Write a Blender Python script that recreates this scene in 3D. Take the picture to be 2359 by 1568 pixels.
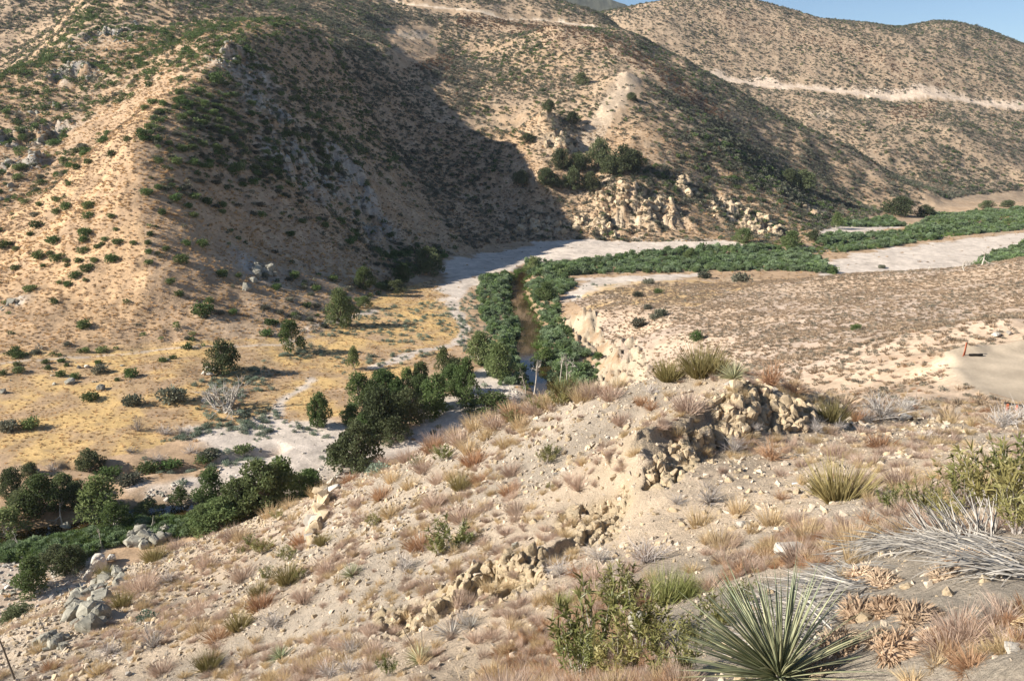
import bpy, bmesh, math, random
import numpy as np
from mathutils import Vector, Matrix, Euler

random.seed(7)
RNG = np.random.default_rng(11)
scene = bpy.context.scene
col = scene.collection
for o in list(bpy.data.objects):
    bpy.data.objects.remove(o)

# ------------------------------------------------------------------ camera
ZC = 62.0
FPX, CU, CV = 1791.0, 1179.0, 784.0        # photograph studied at 2358 x 1568
PITCH = math.atan(464 / 1791)
cam_d = bpy.data.cameras.new('camera')
cam = bpy.data.objects.new('camera', cam_d)
col.objects.link(cam)
cam.location = (0, 0, ZC)
cam.rotation_euler = (math.pi / 2 - PITCH, 0, 0)
cam_d.sensor_fit = 'HORIZONTAL'
cam_d.sensor_width = 23.7
cam_d.lens = 23.7 * FPX / 2358
cam_d.clip_start = 0.1
cam_d.clip_end = 20000
scene.camera = cam

# ------------------------------------------------------------------ light
SUN_EL = math.radians(29)
SUN_AZ = math.radians(12)                     # sun stands to the left, a little behind the camera
sun_dir = Vector((-math.cos(SUN_EL) * math.cos(SUN_AZ), -math.cos(SUN_EL) * math.sin(SUN_AZ), math.sin(SUN_EL)))
world = bpy.data.worlds.new('World')
scene.world = world
world.use_nodes = True
nt = world.node_tree
bg = nt.nodes['Background']
sky = nt.nodes.new('ShaderNodeTexSky')
sky.sky_type = 'NISHITA'
sky.sun_disc = False
sky.sun_elevation = SUN_EL
sky.sun_rotation = math.atan2(sun_dir.x, sun_dir.y)
sky.altitude = 900
sky.air_density = 1.0
sky.dust_density = 0.15
sky.ozone_density = 3.0
nt.links.new(sky.outputs[0], bg.inputs[0])
bg.inputs[1].default_value = 0.066
sd = bpy.data.lights.new('sun', 'SUN')
sd.energy = 5.0
sd.angle = math.radians(0.53)
sd.color = (1.0, 0.945, 0.86)
sun = bpy.data.objects.new('sun', sd)
col.objects.link(sun)
sun.rotation_euler = (-sun_dir).to_track_quat('-Z', 'Y').to_euler()
sun.location = (-60, -20, 140)
scene.view_settings.view_transform = 'Standard'
scene.view_settings.look = 'None'
scene.view_settings.exposure = 0.97
scene.view_settings.gamma = 1.0
scene.view_settings.use_curve_mapping = False

# ------------------------------------------------------------------ pixel <-> place helpers
CP, SP = math.cos(PITCH), math.sin(PITCH)

def ray(u, v):
    xn, yn = (u - CU) / FPX, (CV - v) / FPX
    return np.array((xn, CP + yn * SP, -SP + yn * CP))

def P(u, v, Y):
    d = ray(u, v)
    return (d[0] / d[1] * Y, Y, ZC + d[2] / d[1] * Y)

def Z(u, v, z):
    d = ray(u, v)
    t = (z - ZC) / d[2]
    return (d[0] * t, d[1] * t, z)

def H(u, Y, z):
    return ((u - CU) / FPX * Y, Y, z)

def project(x, y, z):
    dz = z - ZC
    f = y * CP - dz * SP
    up = y * SP + dz * CP
    f = np.where(f > 0.05, f, 0.05)
    return CU + FPX * x / f, CV - FPX * up / f

# ------------------------------------------------------------------ numpy noise
def _hash(ix, iy, seed):
    h = (ix.astype(np.int64) * 374761393 + iy.astype(np.int64) * 668265263 + seed * 974711) & 0x7fffffff
    h = ((h ^ (h >> 13)) * 1274126177) & 0x7fffffff
    return ((h ^ (h >> 16)) & 0xffff).astype(np.float32) / 65535.0

def vnoise(x, y, seed=0):
    fx, fy = np.floor(x), np.floor(y)
    tx, ty = (x - fx).astype(np.float32), (y - fy).astype(np.float32)
    tx = tx * tx * (3 - 2 * tx)
    ty = ty * ty * (3 - 2 * ty)
    a, b = _hash(fx, fy, seed), _hash(fx + 1, fy, seed)
    c, d = _hash(fx, fy + 1, seed), _hash(fx + 1, fy + 1, seed)
    return (a + (b - a) * tx) * (1 - ty) + (c + (d - c) * tx) * ty - 0.5

def fbm(x, y, wl, octv, seed=0, gain=0.5, ridged=False):
    s, a = 0, 1.0
    for i in range(octv):
        k = 2.03 ** i / wl
        ang = 0.6 * i + seed
        xr = x * math.cos(ang) - y * math.sin(ang)
        yr = x * math.sin(ang) + y * math.cos(ang)
        n = vnoise(xr * k + 37.1 * i, yr * k - 11.7 * i, seed + i)
        if ridged:
            n = 0.5 - np.abs(n) * 2
        s = s + a * n
        a *= gain
    return s

def seg_dist(x, y, pts):
    """distance to a polyline, and the parameter 0..n-1 along it"""
    best = np.full(x.shape, 1e9, np.float32)
    tb = np.zeros(x.shape, np.float32)
    for i in range(len(pts) - 1):
        ax, ay = pts[i][0], pts[i][1]
        bx, by = pts[i + 1][0], pts[i + 1][1]
        dx, dy = bx - ax, by - ay
        L = dx * dx + dy * dy + 1e-9
        t = np.clip(((x - ax) * dx + (y - ay) * dy) / L, 0, 1)
        d = np.hypot(x - ax - t * dx, y - ay - t * dy)
        m = d < best
        best = np.where(m, d, best)
        tb = np.where(m, i + t, tb)
    return best, tb

def in_poly(x, y, poly):
    ins = np.zeros(np.shape(x), bool)
    n = len(poly)
    for i in range(n):
        x1, y1 = poly[i][:2]
        x2, y2 = poly[(i + 1) % n][:2]
        c = ((y1 > y) != (y2 > y)) & (x < (x2 - x1) * (y - y1) / (y2 - y1 + 1e-12) + x1)
        ins ^= c
    return ins

def sstep(a, b, x):
    t = np.clip((x - a) / (b - a), 0, 1)
    return t * t * (3 - 2 * t)
# ================================================================== terrain heights
ctrl = []

def pl(pts, n=4):
    """a 3-D polyline of control points, n steps between neighbours"""
    for i in range(len(pts) - 1):
        a, b = np.array(pts[i]), np.array(pts[i + 1])
        for k in range(n):
            ctrl.append(tuple(a + (b - a) * k / n))
    ctrl.append(tuple(pts[-1]))

def add(*pts):
    ctrl.extend(pts)

# --- near slope below the viewpoint
add((0, 0, 60.4), (0, -2, 60.6), (3, 0, 60.2), (6, 2, 59.6), (10, 2, 60), (-3, 0, 59.6), (-6, 0, 58), (-12, 0, 54), (-22, 0, 48),
    (-40, 0, 38), (-60, 10, 24), (-8, 6, 53.5), (-16, 8, 49.2), (-26, 14, 43.5), (-45, 25, 30), (-75, 40, 8), (0, 4, 58.6), (2.0, 3.0, 59.3),
    (-3, 6, 56.4), (0, -12, 62), (30, -20, 66), (60, -20, 68), (-30, -25, 52), (-70, -40, 30), (0, -80, 75), (100, -80, 80), (-100, -60, 20),
    (0, -400, 110), (400, -300, 120), (-400, -400, 60), (-150, 0, 3), (-300, -50, 6), (-600, -100, 20))
add(P(2358, 1568, 3.1), P(2358, 1450, 4.0), P(2200, 1350, 5.2), P(2000, 1500, 4.2), P(1900, 1380, 6.2), P(1740, 1540, 5.0), P(1740, 1450, 6.3),
    P(1500, 1420, 8.8), P(1500, 1540, 6.6), P(1179, 1568, 8.7), P(1240, 1450, 10.4), P(1000, 1500, 11.0), P(600, 1568, 14.8), P(640, 1490, 17), P(300, 1568, 17.5),
    P(0, 1568, 20), P(300, 1450, 24), P(60, 1450, 26), P(805, 1310, 19.5), P(1100, 1360, 13.5), P(1240, 1280, 14.6), P(1500, 1270, 13),
    P(1700, 1250, 11.5), P(1950, 1200, 10.6), P(2150, 1260, 7.6), P(2358, 1260, 6.2), P(2358, 1120, 10), P(2150, 1120, 12), P(1900, 1120, 14.5), P(2200, 1050, 16),
    P(2358, 1030, 18), P(1600, 1150, 15.5), P(1400, 1180, 17.5), P(1300, 1080, 22.5), P(1450, 1000, 23.5), P(1100, 1180, 22), P(900, 1160, 28), P(700, 1280, 26),
    P(550, 1350, 28), P(350, 1330, 33), P(1600, 920, 24.5), P(1250, 960, 28), P(1850, 980, 20.3), P(1900, 1000, 19.5), P(1960, 990, 21),
    P(2060, 1000, 20))
pl([P(0, 1462, 31), P(120, 1392, 36), P(260, 1316, 41), P(430, 1254, 45), P(600, 1196, 45), P(750, 1140, 43), P(900, 1062, 38), P(1000, 1022, 35), P(1150, 954, 33),
    P(1300, 908, 30), P(1400, 890, 28), P(1560, 866, 26.5), P(1700, 868, 25.5), P(1800, 895, 24), P(1880, 945, 22.5), P(1960, 972, 23), P(2100, 968, 24), P(2240, 975, 25), P(2358, 985, 26)], 2)
# outcrop step on the knoll, foot and head
pl([P(1470, 1075, 17.6), P(1560, 1060, 18.2), P(1650, 1045, 18.8), P(1760, 1005, 19.7), P(1880, 972, 20.6)], 2)
pl([P(1480, 1010, 18.6), P(1560, 985, 19.3), P(1650, 920, 20.8), P(1720, 888, 21.8), P(1800, 905, 21.9), P(1880, 940, 21.6)], 2)
# --- back of the knoll falling to the river, hidden from here
pl([H(-100, 60, 20), H(300, 66, 22), H(600, 72, 23), H(850, 75, 25), H(1050, 72, 26), H(1250, 66, 30), H(1450, 60, 33), H(1650, 52, 39), H(1850, 44, 43)], 3)
pl([H(-200, 85, 3), H(200, 92, 2.4), H(500, 105, 2.2), H(800, 120, 2.2), H(1000, 135, 2.2), H(1180, 150, 2.4), H(1330, 150, 9), H(1500, 120, 20)], 3)
# --- valley floor
for u, v, z in [(0, 1010, 3.4), (150, 960, 3.6), (320, 940, 3.8), (100, 900, 4.5), (300, 880, 5), (420, 850, 5.5), (520, 900, 3.4), (640, 900, 2.6), (760, 860, 2.4), (700, 950, 2.2),
                (850, 780, 2.6), (950, 720, 2.6), (1000, 670, 2.2), (1060, 760, 2.0), (900, 850, 2.2), (780, 930, 2.0), (900, 930, 1.8), (1050, 880, 1.5), (1120, 900, 1.2),
                (600, 1000, 2.0), (450, 1000, 2.4), (300, 1020, 2.9), (150, 1050, 2.8), (0, 1060, 3.0), (700, 1030, 1.6), (550, 1080, 1.6), (420, 1120, 1.5), (300, 1090, 1.7), (100, 1120, 2.2),
                (0, 1130, 2.4), (200, 1190, 0.8), (60, 1230, 1.0), (0, 1290, 1.2), (150, 1310, 1.2), (60, 1350, 1.2), (1040, 640, 1.6), (1100, 610, 1.5), (1150, 640, 0.8), (1200, 600, 1.0), (1300, 575, 1.4),
                (1450, 575, 1.5), (1600, 565, 1.6), (1500, 620, 1.2), (1700, 600, 1.2), (1900, 590, 1.5), (1980, 545, 2), (2100, 530, 2), (2250, 510, 2), (2330, 500, 2.2), (2100, 600, 2), (2300, 560, 2),
                (2200, 590, 2), (2358, 540, 2.2), (2250, 475, 3), (2358, 465, 3.4), (1140, 700, 1.4), (1110, 800, 1.4), (1140, 860, 1.2), (1290, 700, 1.6), (1300, 640, 1.8), (1250, 800, .9), (1330, 850, 1.0), (1300, 900, 1.0), (1400, 650, 2.2), (1500, 645, 3.0)]:
    add(Z(u, v, z))
add(H(2800, 900, 3), H(2800, 600, 4), H(3200, 1300, 8), H(2600, 420, 6), (-250, 150, 5), (-250, 90, 4), (-400, 120, 12))
# --- far terrace on the right of the river
pl([Z(1700, 652, 4.6), Z(1850, 642, 9), Z(2000, 628, 13.5), Z(2200, 624, 15.5), Z(2358, 592, 21), Z(2600, 560, 28)], 3)
pl([Z(1700, 640, 2.4), Z(1850, 625, 2.2), H(2000, 315, 2.4), H(2200, 310, 2.6), H(2358, 315, 3), H(2600, 330, 5)], 3)
for u, v, z in [(1500, 715, 9.5), (1600, 690, 8.5), (1900, 720, 20), (2300, 720, 27), (1600, 775, 15), (1750, 750, 16), (1900, 800, 27), (2100, 780, 31), (2200, 760, 31.5), (2100, 700, 22), (1900, 670, 13), (2200, 660, 20),
                (2358, 650, 24.5), (1800, 840, 30), (1650, 800, 19.5), (2358, 760, 33), (1420, 690, 6), (1380, 660, 3.2)]:
    add(Z(u, v, z))
add(P(1900, 880, 88), P(1950, 920, 62), P(2100, 880, 80), P(2100, 935, 50), P(2200, 935, 47), P(2300, 955, 42))
PADZ = 39.0
pad_poly = [Z(2178, 815, PADZ), Z(2190, 850, PADZ), Z(2215, 880, PADZ), Z(2275, 910, PADZ), Z(2358, 942, PADZ), Z(2500, 990, PADZ), Z(2700, 960, PADZ), Z(2700, 800, PADZ), Z(2358, 800, PADZ)]
for q in pad_poly:
    add(q)
add(Z(2300, 860, PADZ), Z(2450, 880, PADZ), H(2358, 94, 40.5), H(2600, 100, 41))
# river-side cliffs of the terrace
pl([Z(1310, 745, 1.6), Z(1335, 775, 1.4), Z(1385, 808, 1.2), Z(1400, 835, 1.2), Z(1378, 862, 1.2), Z(1388, 890, 1.2), Z(1420, 930, 1.4)], 3)
pl([P(1318, 716, 252), P(1350, 738, 244), P(1400, 768, 234), P(1432, 792, 214), P(1416, 800, 203), P(1440, 812, 198), P(1475, 850, 186)], 3)
# --- long ridge on the left, its crest, foot and shaded flank
RIDGE = [P(400, 792, 214), P(350, 700, 231), P(338, 600, 250), P(325, 460, 277), P(300, 330, 306), P(350, 258, 338), P(440, 188, 385), P(560, 108, 452), P(640, 80, 508), P(740, 74, 568)]
pl(RIDGE, 5)
pl([Z(-200, 850, 7), Z(0, 838, 6.5), Z(200, 820, 6), Z(400, 800, 5.5), Z(600, 792, 4.6), Z(720, 770, 3.6), Z(820, 715, 3.4), Z(900, 660, 3), Z(970, 622, 2.6), Z(1030, 592, 2.2), P(1076, 570, 445)], 4)
pl([P(1076, 570, 445), P(1010, 500, 476), P(940, 400, 518), P(870, 300, 552), P(815, 200, 588), P(790, 112, 622)], 4)
add(P(600, 560, 300), P(560, 640, 262), P(760, 450, 390), P(700, 300, 425), P(620, 420, 335), P(840, 560, 390), P(700, 180, 490), P(900, 560, 405))
for u, v, Y in [(0, 600, 272), (150, 600, 258), (0, 700, 238), (200, 700, 233), (0, 560, 284), (0, 515, 306), (100, 440, 334), (200, 362, 360), (280, 290, 378), (150, 500, 284), (230, 420, 300), (0, 400, 352), (100, 330, 392), (200, 250, 432), (300, 190, 442), (300, 120, 512), (400, 100, 525),
                (450, 40, 620), (330, 60, 590), (520, 60, 570), (600, 20, 700), (450, -30, 740), (700, 20, 760)]:
    add(P(u, v, Y))
pl([P(0, 228, 440), P(67, 152, 490), P(133, 110, 540), P(187, 50, 590), P(213, -5, 640), P(240, -60, 720)], 3)
add(H(-50, 540, 62), H(50, 590, 84), H(120, 640, 110), H(170, 700, 140), P(50, 100, 770), P(100, 30, 830), P(0, 160, 720), P(100, -60, 930), P(-200, 60, 800), H(-400, 300, 45), H(-400, 450, 80), H(-500, 700, 120), H(-1000, 400, 90), H(-1000, 900, 220), H(-300, 1200, 330), H(300, 1300, 360), H(700, 1400, 370))
# --- middle slopes
for u, v, Y in [(1000, 250, 640), (1100, 350, 592), (1150, 450, 548), (1200, 505, 518), (1050, 450, 532), (950, 200, 668), (900, 108, 692), (1000, 150, 735), (1100, 210, 705), (1200, 300, 622), (1255, 255, 612), (1290, 330, 585), (1240, 420, 545), (880, 60, 850), (820, 25, 850), (760, 35, 800)]:
    add(P(u, v, Y))
pl([P(1080, 572, 452), P(1150, 562, 472), Z(1240, 556, 2), Z(1345, 552, 2), Z(1450, 550, 2), Z(1600, 552, 2), Z(1690, 556, 2), Z(1760, 566, 2), Z(1830, 560, 2), Z(1895, 530, 2.2), Z(1960, 508, 2.4), Z(2040, 490, 2.6), Z(2150, 470, 2.8), Z(2250, 448, 3), Z(2358, 442, 3.4), Z(2600, 430, 4)], 3)
pl([Z(1345, 552, 2.5), P(1335, 480, 528), P(1345, 400, 560), P(1338, 330, 596), P(1292, 240, 655), P(1200, 178, 745), P(1130, 150, 815), P(1060, 110, 880)], 3)
for u, v, Y in [(1390, 500, 510), (1450, 440, 522), (1400, 420, 540), (1450, 350, 580), (1420, 250, 640), (1440, 168, 690), (1360, 200, 720), (1300, 140, 790), (1550, 400, 570), (1600, 470, 530), (1550, 480, 522), (1500, 300, 610), (1650, 450, 565), (1700, 520, 525)]:
    add(P(u, v, Y))
pl([P(1270, 62, 860), P(1390, 92, 825), P(1500, 185, 735), P(1560, 232, 700), P(1625, 279, 664), P(1724, 385, 615), P(1791, 470, 568), P(1822, 545, 512)], 4)
pl([Z(1900, 528, 2.2), P(1862, 455, 632), P(1800, 375, 690), P(1700, 280, 745), P(1600, 190, 800), P(1500, 130, 850)], 3)
pl([P(1440, 70, 905), P(1540, 122, 888), P(1640, 176, 866), P(1760, 250, 835), P(1880, 305, 805), P(2000, 372, 772), P(2100, 432, 742), P(2160, 466, 735)], 4)
add(P(1950, 420, 715), P(1980, 470, 690), P(1750, 330, 730))
add(H(1760, 960, 70), H(1900, 950, 48), H(2050, 900, 22), H(1600, 1020, 112), H(1450, 1100, 165), H(2180, 850, 8))
# --- hill behind with the upper road
for u, v, Y in [(950, 14, 1000), (1080, 22, 990), (1000, 80, 905), (1100, 90, 900), (1180, 60, 930), (1250, 46, 1000), (1330, 60, 990), (1100, -40, 1110), (1290, 0, 1110), (900, -30, 1050), (1400, 38, 1080), (1440, 66, 1000), (1050, 60, 930)]:
    add(P(u, v, Y))
add(H(1270, 930, 176), H(1350, 1300, 190), H(1200, 1400, 280))
# --- far hill on the right
for u, v, Y in [(2150, 400, 905), (2100, 330, 965), (2200, 300, 1000), (2000, 280, 1045), (2300, 310, 1030), (1900, 235, 1080), (2250, 400, 930), (2358, 400, 930), (2358, 300, 1050), (1740, 100, 1285), (1500, 60, 1300), (1600, 90, 1280), (1900, 110, 1275), (2000, 130, 1255), (2100, 120, 1262), (2250, 145, 1250), (2340, 170, 1250), (2050, 350, 930), (1720, 210, 1120)]:
    add(P(u, v, Y))
ROAD = [P(1560, 160, 1190), P(1640, 176, 1180), P(1740, 194, 1170), P(1850, 203, 1160), P(1950, 212, 1150), P(2050, 226, 1142), P(2130, 214, 1152), P(2250, 238, 1150), P(2358, 248, 1148), P(2500, 262, 1140)]
pl(ROAD, 3)
pl([P(1420, 40, 1335), P(1480, 12, 1380), P(1560, -3, 1400), P(1660, -6, 1410), P(1740, 2, 1420), P(1800, 18, 1425), P(1870, 42, 1430), P(1960, 48, 1440), P(2080, 65, 1452), P(2140, 46, 1478), P(2200, 50, 1480), P(2270, 72, 1480), P(2340, 104, 1470), P(2420, 140, 1460), P(2600, 200, 1420), P(3000, 260, 1400)], 4)
add(H(1450, 1750, 170), H(1700, 1800, 170), H(2000, 1800, 150), H(2300, 1800, 130), H(2800, 1800, 100))
pl([P(900, -120, 2600), P(1250, -50, 2620), P(1330, -12, 2620), P(1390, -6, 2620), P(1440, 12, 2620), P(1480, 40, 2620), P(1600, 95, 2620), P(1900, 150, 2650)], 3)
add(H(1400, 4000, 150), H(2200, 4000, 100), H(600, 4000, 300), H(3000, 4000, 100), H(-800, 3500, 300), H(-1500, 2000, 250), H(3200, 2500, 90))

CT = np.array(ctrl, np.float64)
_, ui = np.unique(np.round(CT[:, :2], 1), axis=0, return_index=True)
CT = CT[np.sort(ui)]
def kern(d):
    return d
_d = np.hypot(CT[:, None, 0] - CT[None, :, 0], CT[:, None, 1] - CT[None, :, 1])
n_ = len(CT)
A_ = np.zeros((n_ + 1, n_ + 1))
A_[:n_, :n_] = -kern(_d) - np.eye(n_) * 0.12
A_[:n_, n_] = 1
A_[n_, :n_] = 1
sol = np.linalg.solve(A_, np.append(CT[:, 2], 0))
W_, C0_ = sol[:n_].astype(np.float32), sol[n_]

def base_height(x, y):
    x = np.asarray(x, np.float32); y = np.asarray(y, np.float32)
    shp = x.shape
    xf, yf = x.ravel(), y.ravel()
    out = np.zeros(len(xf), np.float32)
    cx, cy = CT[:, 0].astype(np.float32), CT[:, 1].astype(np.float32)
    for s in range(0, len(xf), 4096):
        dx = xf[s:s + 4096, None] - cx
        dy = yf[s:s + 4096, None] - cy
        out[s:s + 4096] = -(np.sqrt(dx * dx + dy * dy) @ W_)
    return (out + C0_).reshape(shp)

# polar sheet: fine where the near slope and the hills are, one mesh grid all round the viewpoint
th_mid = np.radians(np.linspace(-42, 42, 731))
th_l = np.radians(np.linspace(-180, -42, 37))[:-1]
TH = np.concatenate([th_l, th_mid, -th_l[::-1]])
def geo(a, b, n):
    return np.exp(np.linspace(math.log(a), math.log(b), n, endpoint=False))
RR = np.concatenate([geo(0.5, 2.5, 24), geo(2.5, 12, 200), geo(12, 27, 330), geo(27, 95, 140), geo(95, 320, 205), geo(320, 1500, 310), geo(1500, 4200, 40), [4200.0]])
NT_, NR_ = len(TH), len(RR)
GX = (np.sin(TH)[:, None] * RR[None, :]).astype(np.float32)
GY = (np.cos(TH)[:, None] * RR[None, :]).astype(np.float32)
GR = np.broadcast_to(RR[None, :], GX.shape).astype(np.float32)
GZ = base_height(GX, GY)
SLOPE = np.hypot(np.gradient(GZ, axis=1) / np.gradient(GR, axis=1), np.gradient(GZ, axis=0) / (np.gradient(TH)[:, None] * GR))
SLOPE = np.clip(SLOPE, 0, 2).astype(np.float32)

# --- river channel and water line
RIVER = [Z(2500, 500, 0), Z(2300, 512, 0), Z(2150, 545, 0), Z(1980, 562, 0), Z(1850, 580, 0), Z(1700, 592, 0), Z(1500, 598, 0), Z(1330, 602, 0), Z(1225, 618, 0), Z(1190, 645, 0), Z(1192, 680, 0), Z(1205, 720, 0), Z(1220, 755, 0), Z(1213, 800, 0), Z(1222, 840, 0), Z(1240, 875, 0), Z(1268, 905, 0),
         (6, 165, 0), (-20, 136, 0), (-45, 122, 0), Z(330, 1180, 0), Z(180, 1215, 0), Z(0, 1250, 0), Z(-300, 1290, 0)]
r_d, r_t = seg_dist(GX, GY, RIVER)
# --- erosion and roughness
far_m = sstep(85, 150, GR)
hillm = far_m * sstep(0.18, 0.42, SLOPE)
ero = fbm(GX, GY, 70, 6, 3, 0.52, ridged=True)
GZ += hillm * (ero * 4.2 - 1.0) * (0.35 + 0.65 * sstep(300, 700, GR))
GZ += hillm * fbm(GX, GY, 14, 4, 9, 0.55) * 1.5
GZ += far_m * fbm(GX, GY, 9, 3, 21, 0.5) * (0.35 + 0.5 * sstep(0.05, 0.2, SLOPE)) * sstep(5, 9, r_d) * np.where((GX > 15) & (GR < 330), 0.4, 1.0)
nearm = 1 - sstep(60, 95, GR)
near_amp = nearm * sstep(2, 6, GR)
GZ += near_amp * (fbm(GX, GY, 5.0, 3, 31, 0.5) * 0.34)
GZ += nearm * fbm(GX, GY, 0.9, 4, 35, 0.62) * 0.085
GZ += nearm * fbm(GX, GY, 0.22, 2, 38, 0.5) * 0.03 * (1 - sstep(25, 40, GR))
# crumbling edge lines on the near slope (short steps cut into it)
def cutbank(pts, depth, reach, seed):
    """sink the ground on the camera side of an edge: a small scarp, then a toe fading out"""
    global GZ
    d, t = seg_dist(GX, GY, pts)
    n = len(pts) - 1
    i = np.clip(t.astype(int), 0, n - 1)
    ax = np.array([p[0] for p in pts]); ay = np.array([p[1] for p in pts])
    ddx, ddy = np.diff(ax)[i], np.diff(ay)[i]
    side = ddx * (GY - ay[i]) - ddy * (GX - ax[i])          # >0: beyond the edge
    s = np.where(side > 0, -1.0, 1.0) * d + fbm(GX, GY, 0.7, 3, seed, 0.6) * 0.5
    prof = sstep(-0.04, 0.16, s) * (1 - sstep(reach * 0.25, reach, s))
    ends = sstep(0, 0.6, t) * (1 - sstep(n - 0.6, n, t))
    GZ -= (depth * prof * ends * (GR < 40)).astype(np.float32)
CUT1 = [P(1440, 1085, 18.4), P(1510, 1030, 18.8), P(1590, 985, 19.6), P(1660, 920, 21.0)]
CUT2 = [P(860, 1420, 13.5), P(960, 1380, 13.8), P(1060, 1340, 14.0), P(1130, 1285, 14.4), P(1230, 1262, 14.6), P(1290, 1215, 15.2), P(1360, 1180, 15.8), P(1440, 1110, 17)]
cutbank(CUT1, 0.28, 2.0, 51)
cutbank(CUT2, 0.30, 1.6, 53)
# fractured bedrock showing through on the knoll and along the banks
def worley(x, y, cell, seed):
    f1 = np.full(x.shape, 9.0, np.float32); f2 = f1.copy(); cid = np.zeros(x.shape, np.float32)
    gx, gy = np.floor(x / cell), np.floor(y / cell)
    for i in (-1, 0, 1):
        for j in (-1, 0, 1):
            cx_, cy_ = gx + i, gy + j
            px, py = (cx_ + _hash(cx_, cy_, seed)) * cell, (cy_ + _hash(cx_, cy_, seed + 9)) * cell
            d = np.hypot(x - px, y - py)
            h = _hash(cx_, cy_, seed + 17)
            n1_ = d < f1
            f2 = np.where(n1_, f1, np.minimum(f2, d)); cid = np.where(n1_, h, cid); f1 = np.where(n1_, d, f1)
    return f1, f2, cid
z4 = lambda q: [(1490 + a_ * 0.25, 784 + b_ * 0.25) for a_, b_ in q]
z2 = lambda q: [(784 + a_ * 0.333, 1045.8 + b_ * 0.333) for a_, b_ in q]
OUT = [z4([(600, 560), (820, 395), (1050, 405), (1300, 500), (1600, 660), (1560, 800), (1300, 840), (1050, 880), (880, 920), (700, 960), (600, 1060), (300, 1230), (120, 1350), (-20, 1350), (-20, 1180), (180, 990), (330, 860), (560, 740)]),
       z2([(850, 840), (1000, 750), (1200, 690), (1400, 630), (1440, 760), (1250, 990), (1040, 1050), (860, 1050), (560, 1130), (420, 1250), (260, 1190), (200, 1100), (420, 1050), (620, 950)]),
       z2([(1440, 520), (1600, 370), (1900, 240), (2000, 130), (2020, 300), (1880, 610), (1780, 650), (1560, 570)])]
_s = (slice(None), slice(int(np.searchsorted(RR, 9)), int(np.searchsorted(RR, 29))))
_x, _y = GX[_s], GY[_s]
_u, _v = project(_x, _y, GZ[_s])
OMK = np.zeros_like(GX)
_m = np.zeros_like(_x)
for k_, q in enumerate(OUT):
    dd_, _ = seg_dist(_u, _v, q + [q[0]])
    sd_ = np.where(in_poly(_u, _v, q), dd_, -dd_) + fbm(_x, _y, 0.8, 3, 57) * 22
    _m = np.maximum(_m, sstep(-3, 9, sd_) * (1.0, 0.85, 0.6)[k_])
OMK[_s] = _m
w1, w2, wc = worley(_x * 1.0 + fbm(_x, _y, 0.4, 2, 58) * 0.15, _y * 0.6, 0.34, 5)
v1, v2, vc = worley(_x + 3.3, _y * 0.7, 0.95, 6)
rel = (wc - 0.5) * 0.26 + (vc - 0.5) * 0.42 - 0.20 * np.exp(-(w2 - w1) / 0.035) - 0.30 * np.exp(-(v2 - v1) / 0.06)
GZ[_s] += (_m * rel).astype(np.float32)
# pad: flat graded earth with a low berm round it
pd, _ = seg_dist(GX, GY, pad_poly + [pad_poly[0]])
pin = in_poly(GX, GY, pad_poly)
k = np.where(pin, 1.0, 0.0) * sstep(0, 1.5, pd)
GZ = GZ * (1 - k) + (PADZ + fbm(GX, GY, 6, 2, 61) * 0.08) * k
berm_n = 0.75 + 0.6 * fbm(GX, GY, 3, 3, 63)
GZ += np.exp(-((pd - 0.2) / 1.3) ** 2) * berm_n * np.where(GY > 78, 0.9 * sstep(46, 52, GX), 0.12) * (GY > 55)
# trail across the saddle by the knoll
TRAIL = [P(1900, 985, 22), P(1990, 985, 22.5), P(2100, 982, 23), P(2200, 1000, 21.5), P(2300, 1012, 20.5), P(2450, 1020, 20)]
td, _ = seg_dist(GX, GY, TRAIL)
k = (1 - sstep(0.5, 1.6, td)) * nearm
GZ -= k * 0.12
# river bed
chan = 1 - sstep(2.0, 7.5, r_d + fbm(GX, GY, 9, 2, 71) * 3.0 + 2.6 * (1 - sstep(125, 150, GR)))
GZ = GZ * (1 - chan) + (-0.75 + 0.25 * fbm(GX, GY, 3, 2, 73)) * chan
# low cut bank of the dry wash on the left plain
WASH = [Z(160, 1075, 2), Z(300, 1078, 2), Z(420, 1068, 2), Z(520, 1050, 2), Z(640, 1030, 2)]
wd, wt = seg_dist(GX, GY, WASH)
GZ -= np.exp(-(np.maximum(wd + fbm(GX, GY, 6, 2, 77) * 2, 0) / 1.5) ** 2) * 2.2 * (GR > 90)
# foot path along the base of the ridge
PATH = [Z(-100, 842, 6.5), Z(0, 836, 6.5), Z(200, 822, 6), Z(400, 802, 5.5), Z(560, 793, 5), Z(640, 792, 4.5), Z(720, 772, 3.6)]
ph, _ = seg_dist(GX, GY, PATH)
# road benches on the far hills: a level shelf with a bare cut above it
def bench(pts, w):
    global GZ
    d, t = seg_dist(GX, GY, pts)
    n = len(pts) - 1
    zz = np.interp(t, np.arange(n + 1), [p[2] for p in pts]).astype(np.float32)
    m = (1 - sstep(w, w + 14, d)) * (GR > 800)
    up = sstep(0, 12, GZ - zz)
    GZ = GZ * (1 - m * 0.75) + zz * m * 0.75
    return d, t
rb_d, rb_t = bench(ROAD, 5)
ROAD2 = [P(900, 20, 1010), P(960, 14, 1000), P(1080, 24, 990), P(1160, 50, 985), P(1240, 50, 1000), P(1300, 54, 1000), P(1380, 66, 985), P(1430, 74, 980)]
rc_d, rc_t = bench(ROAD2, 4)
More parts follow.
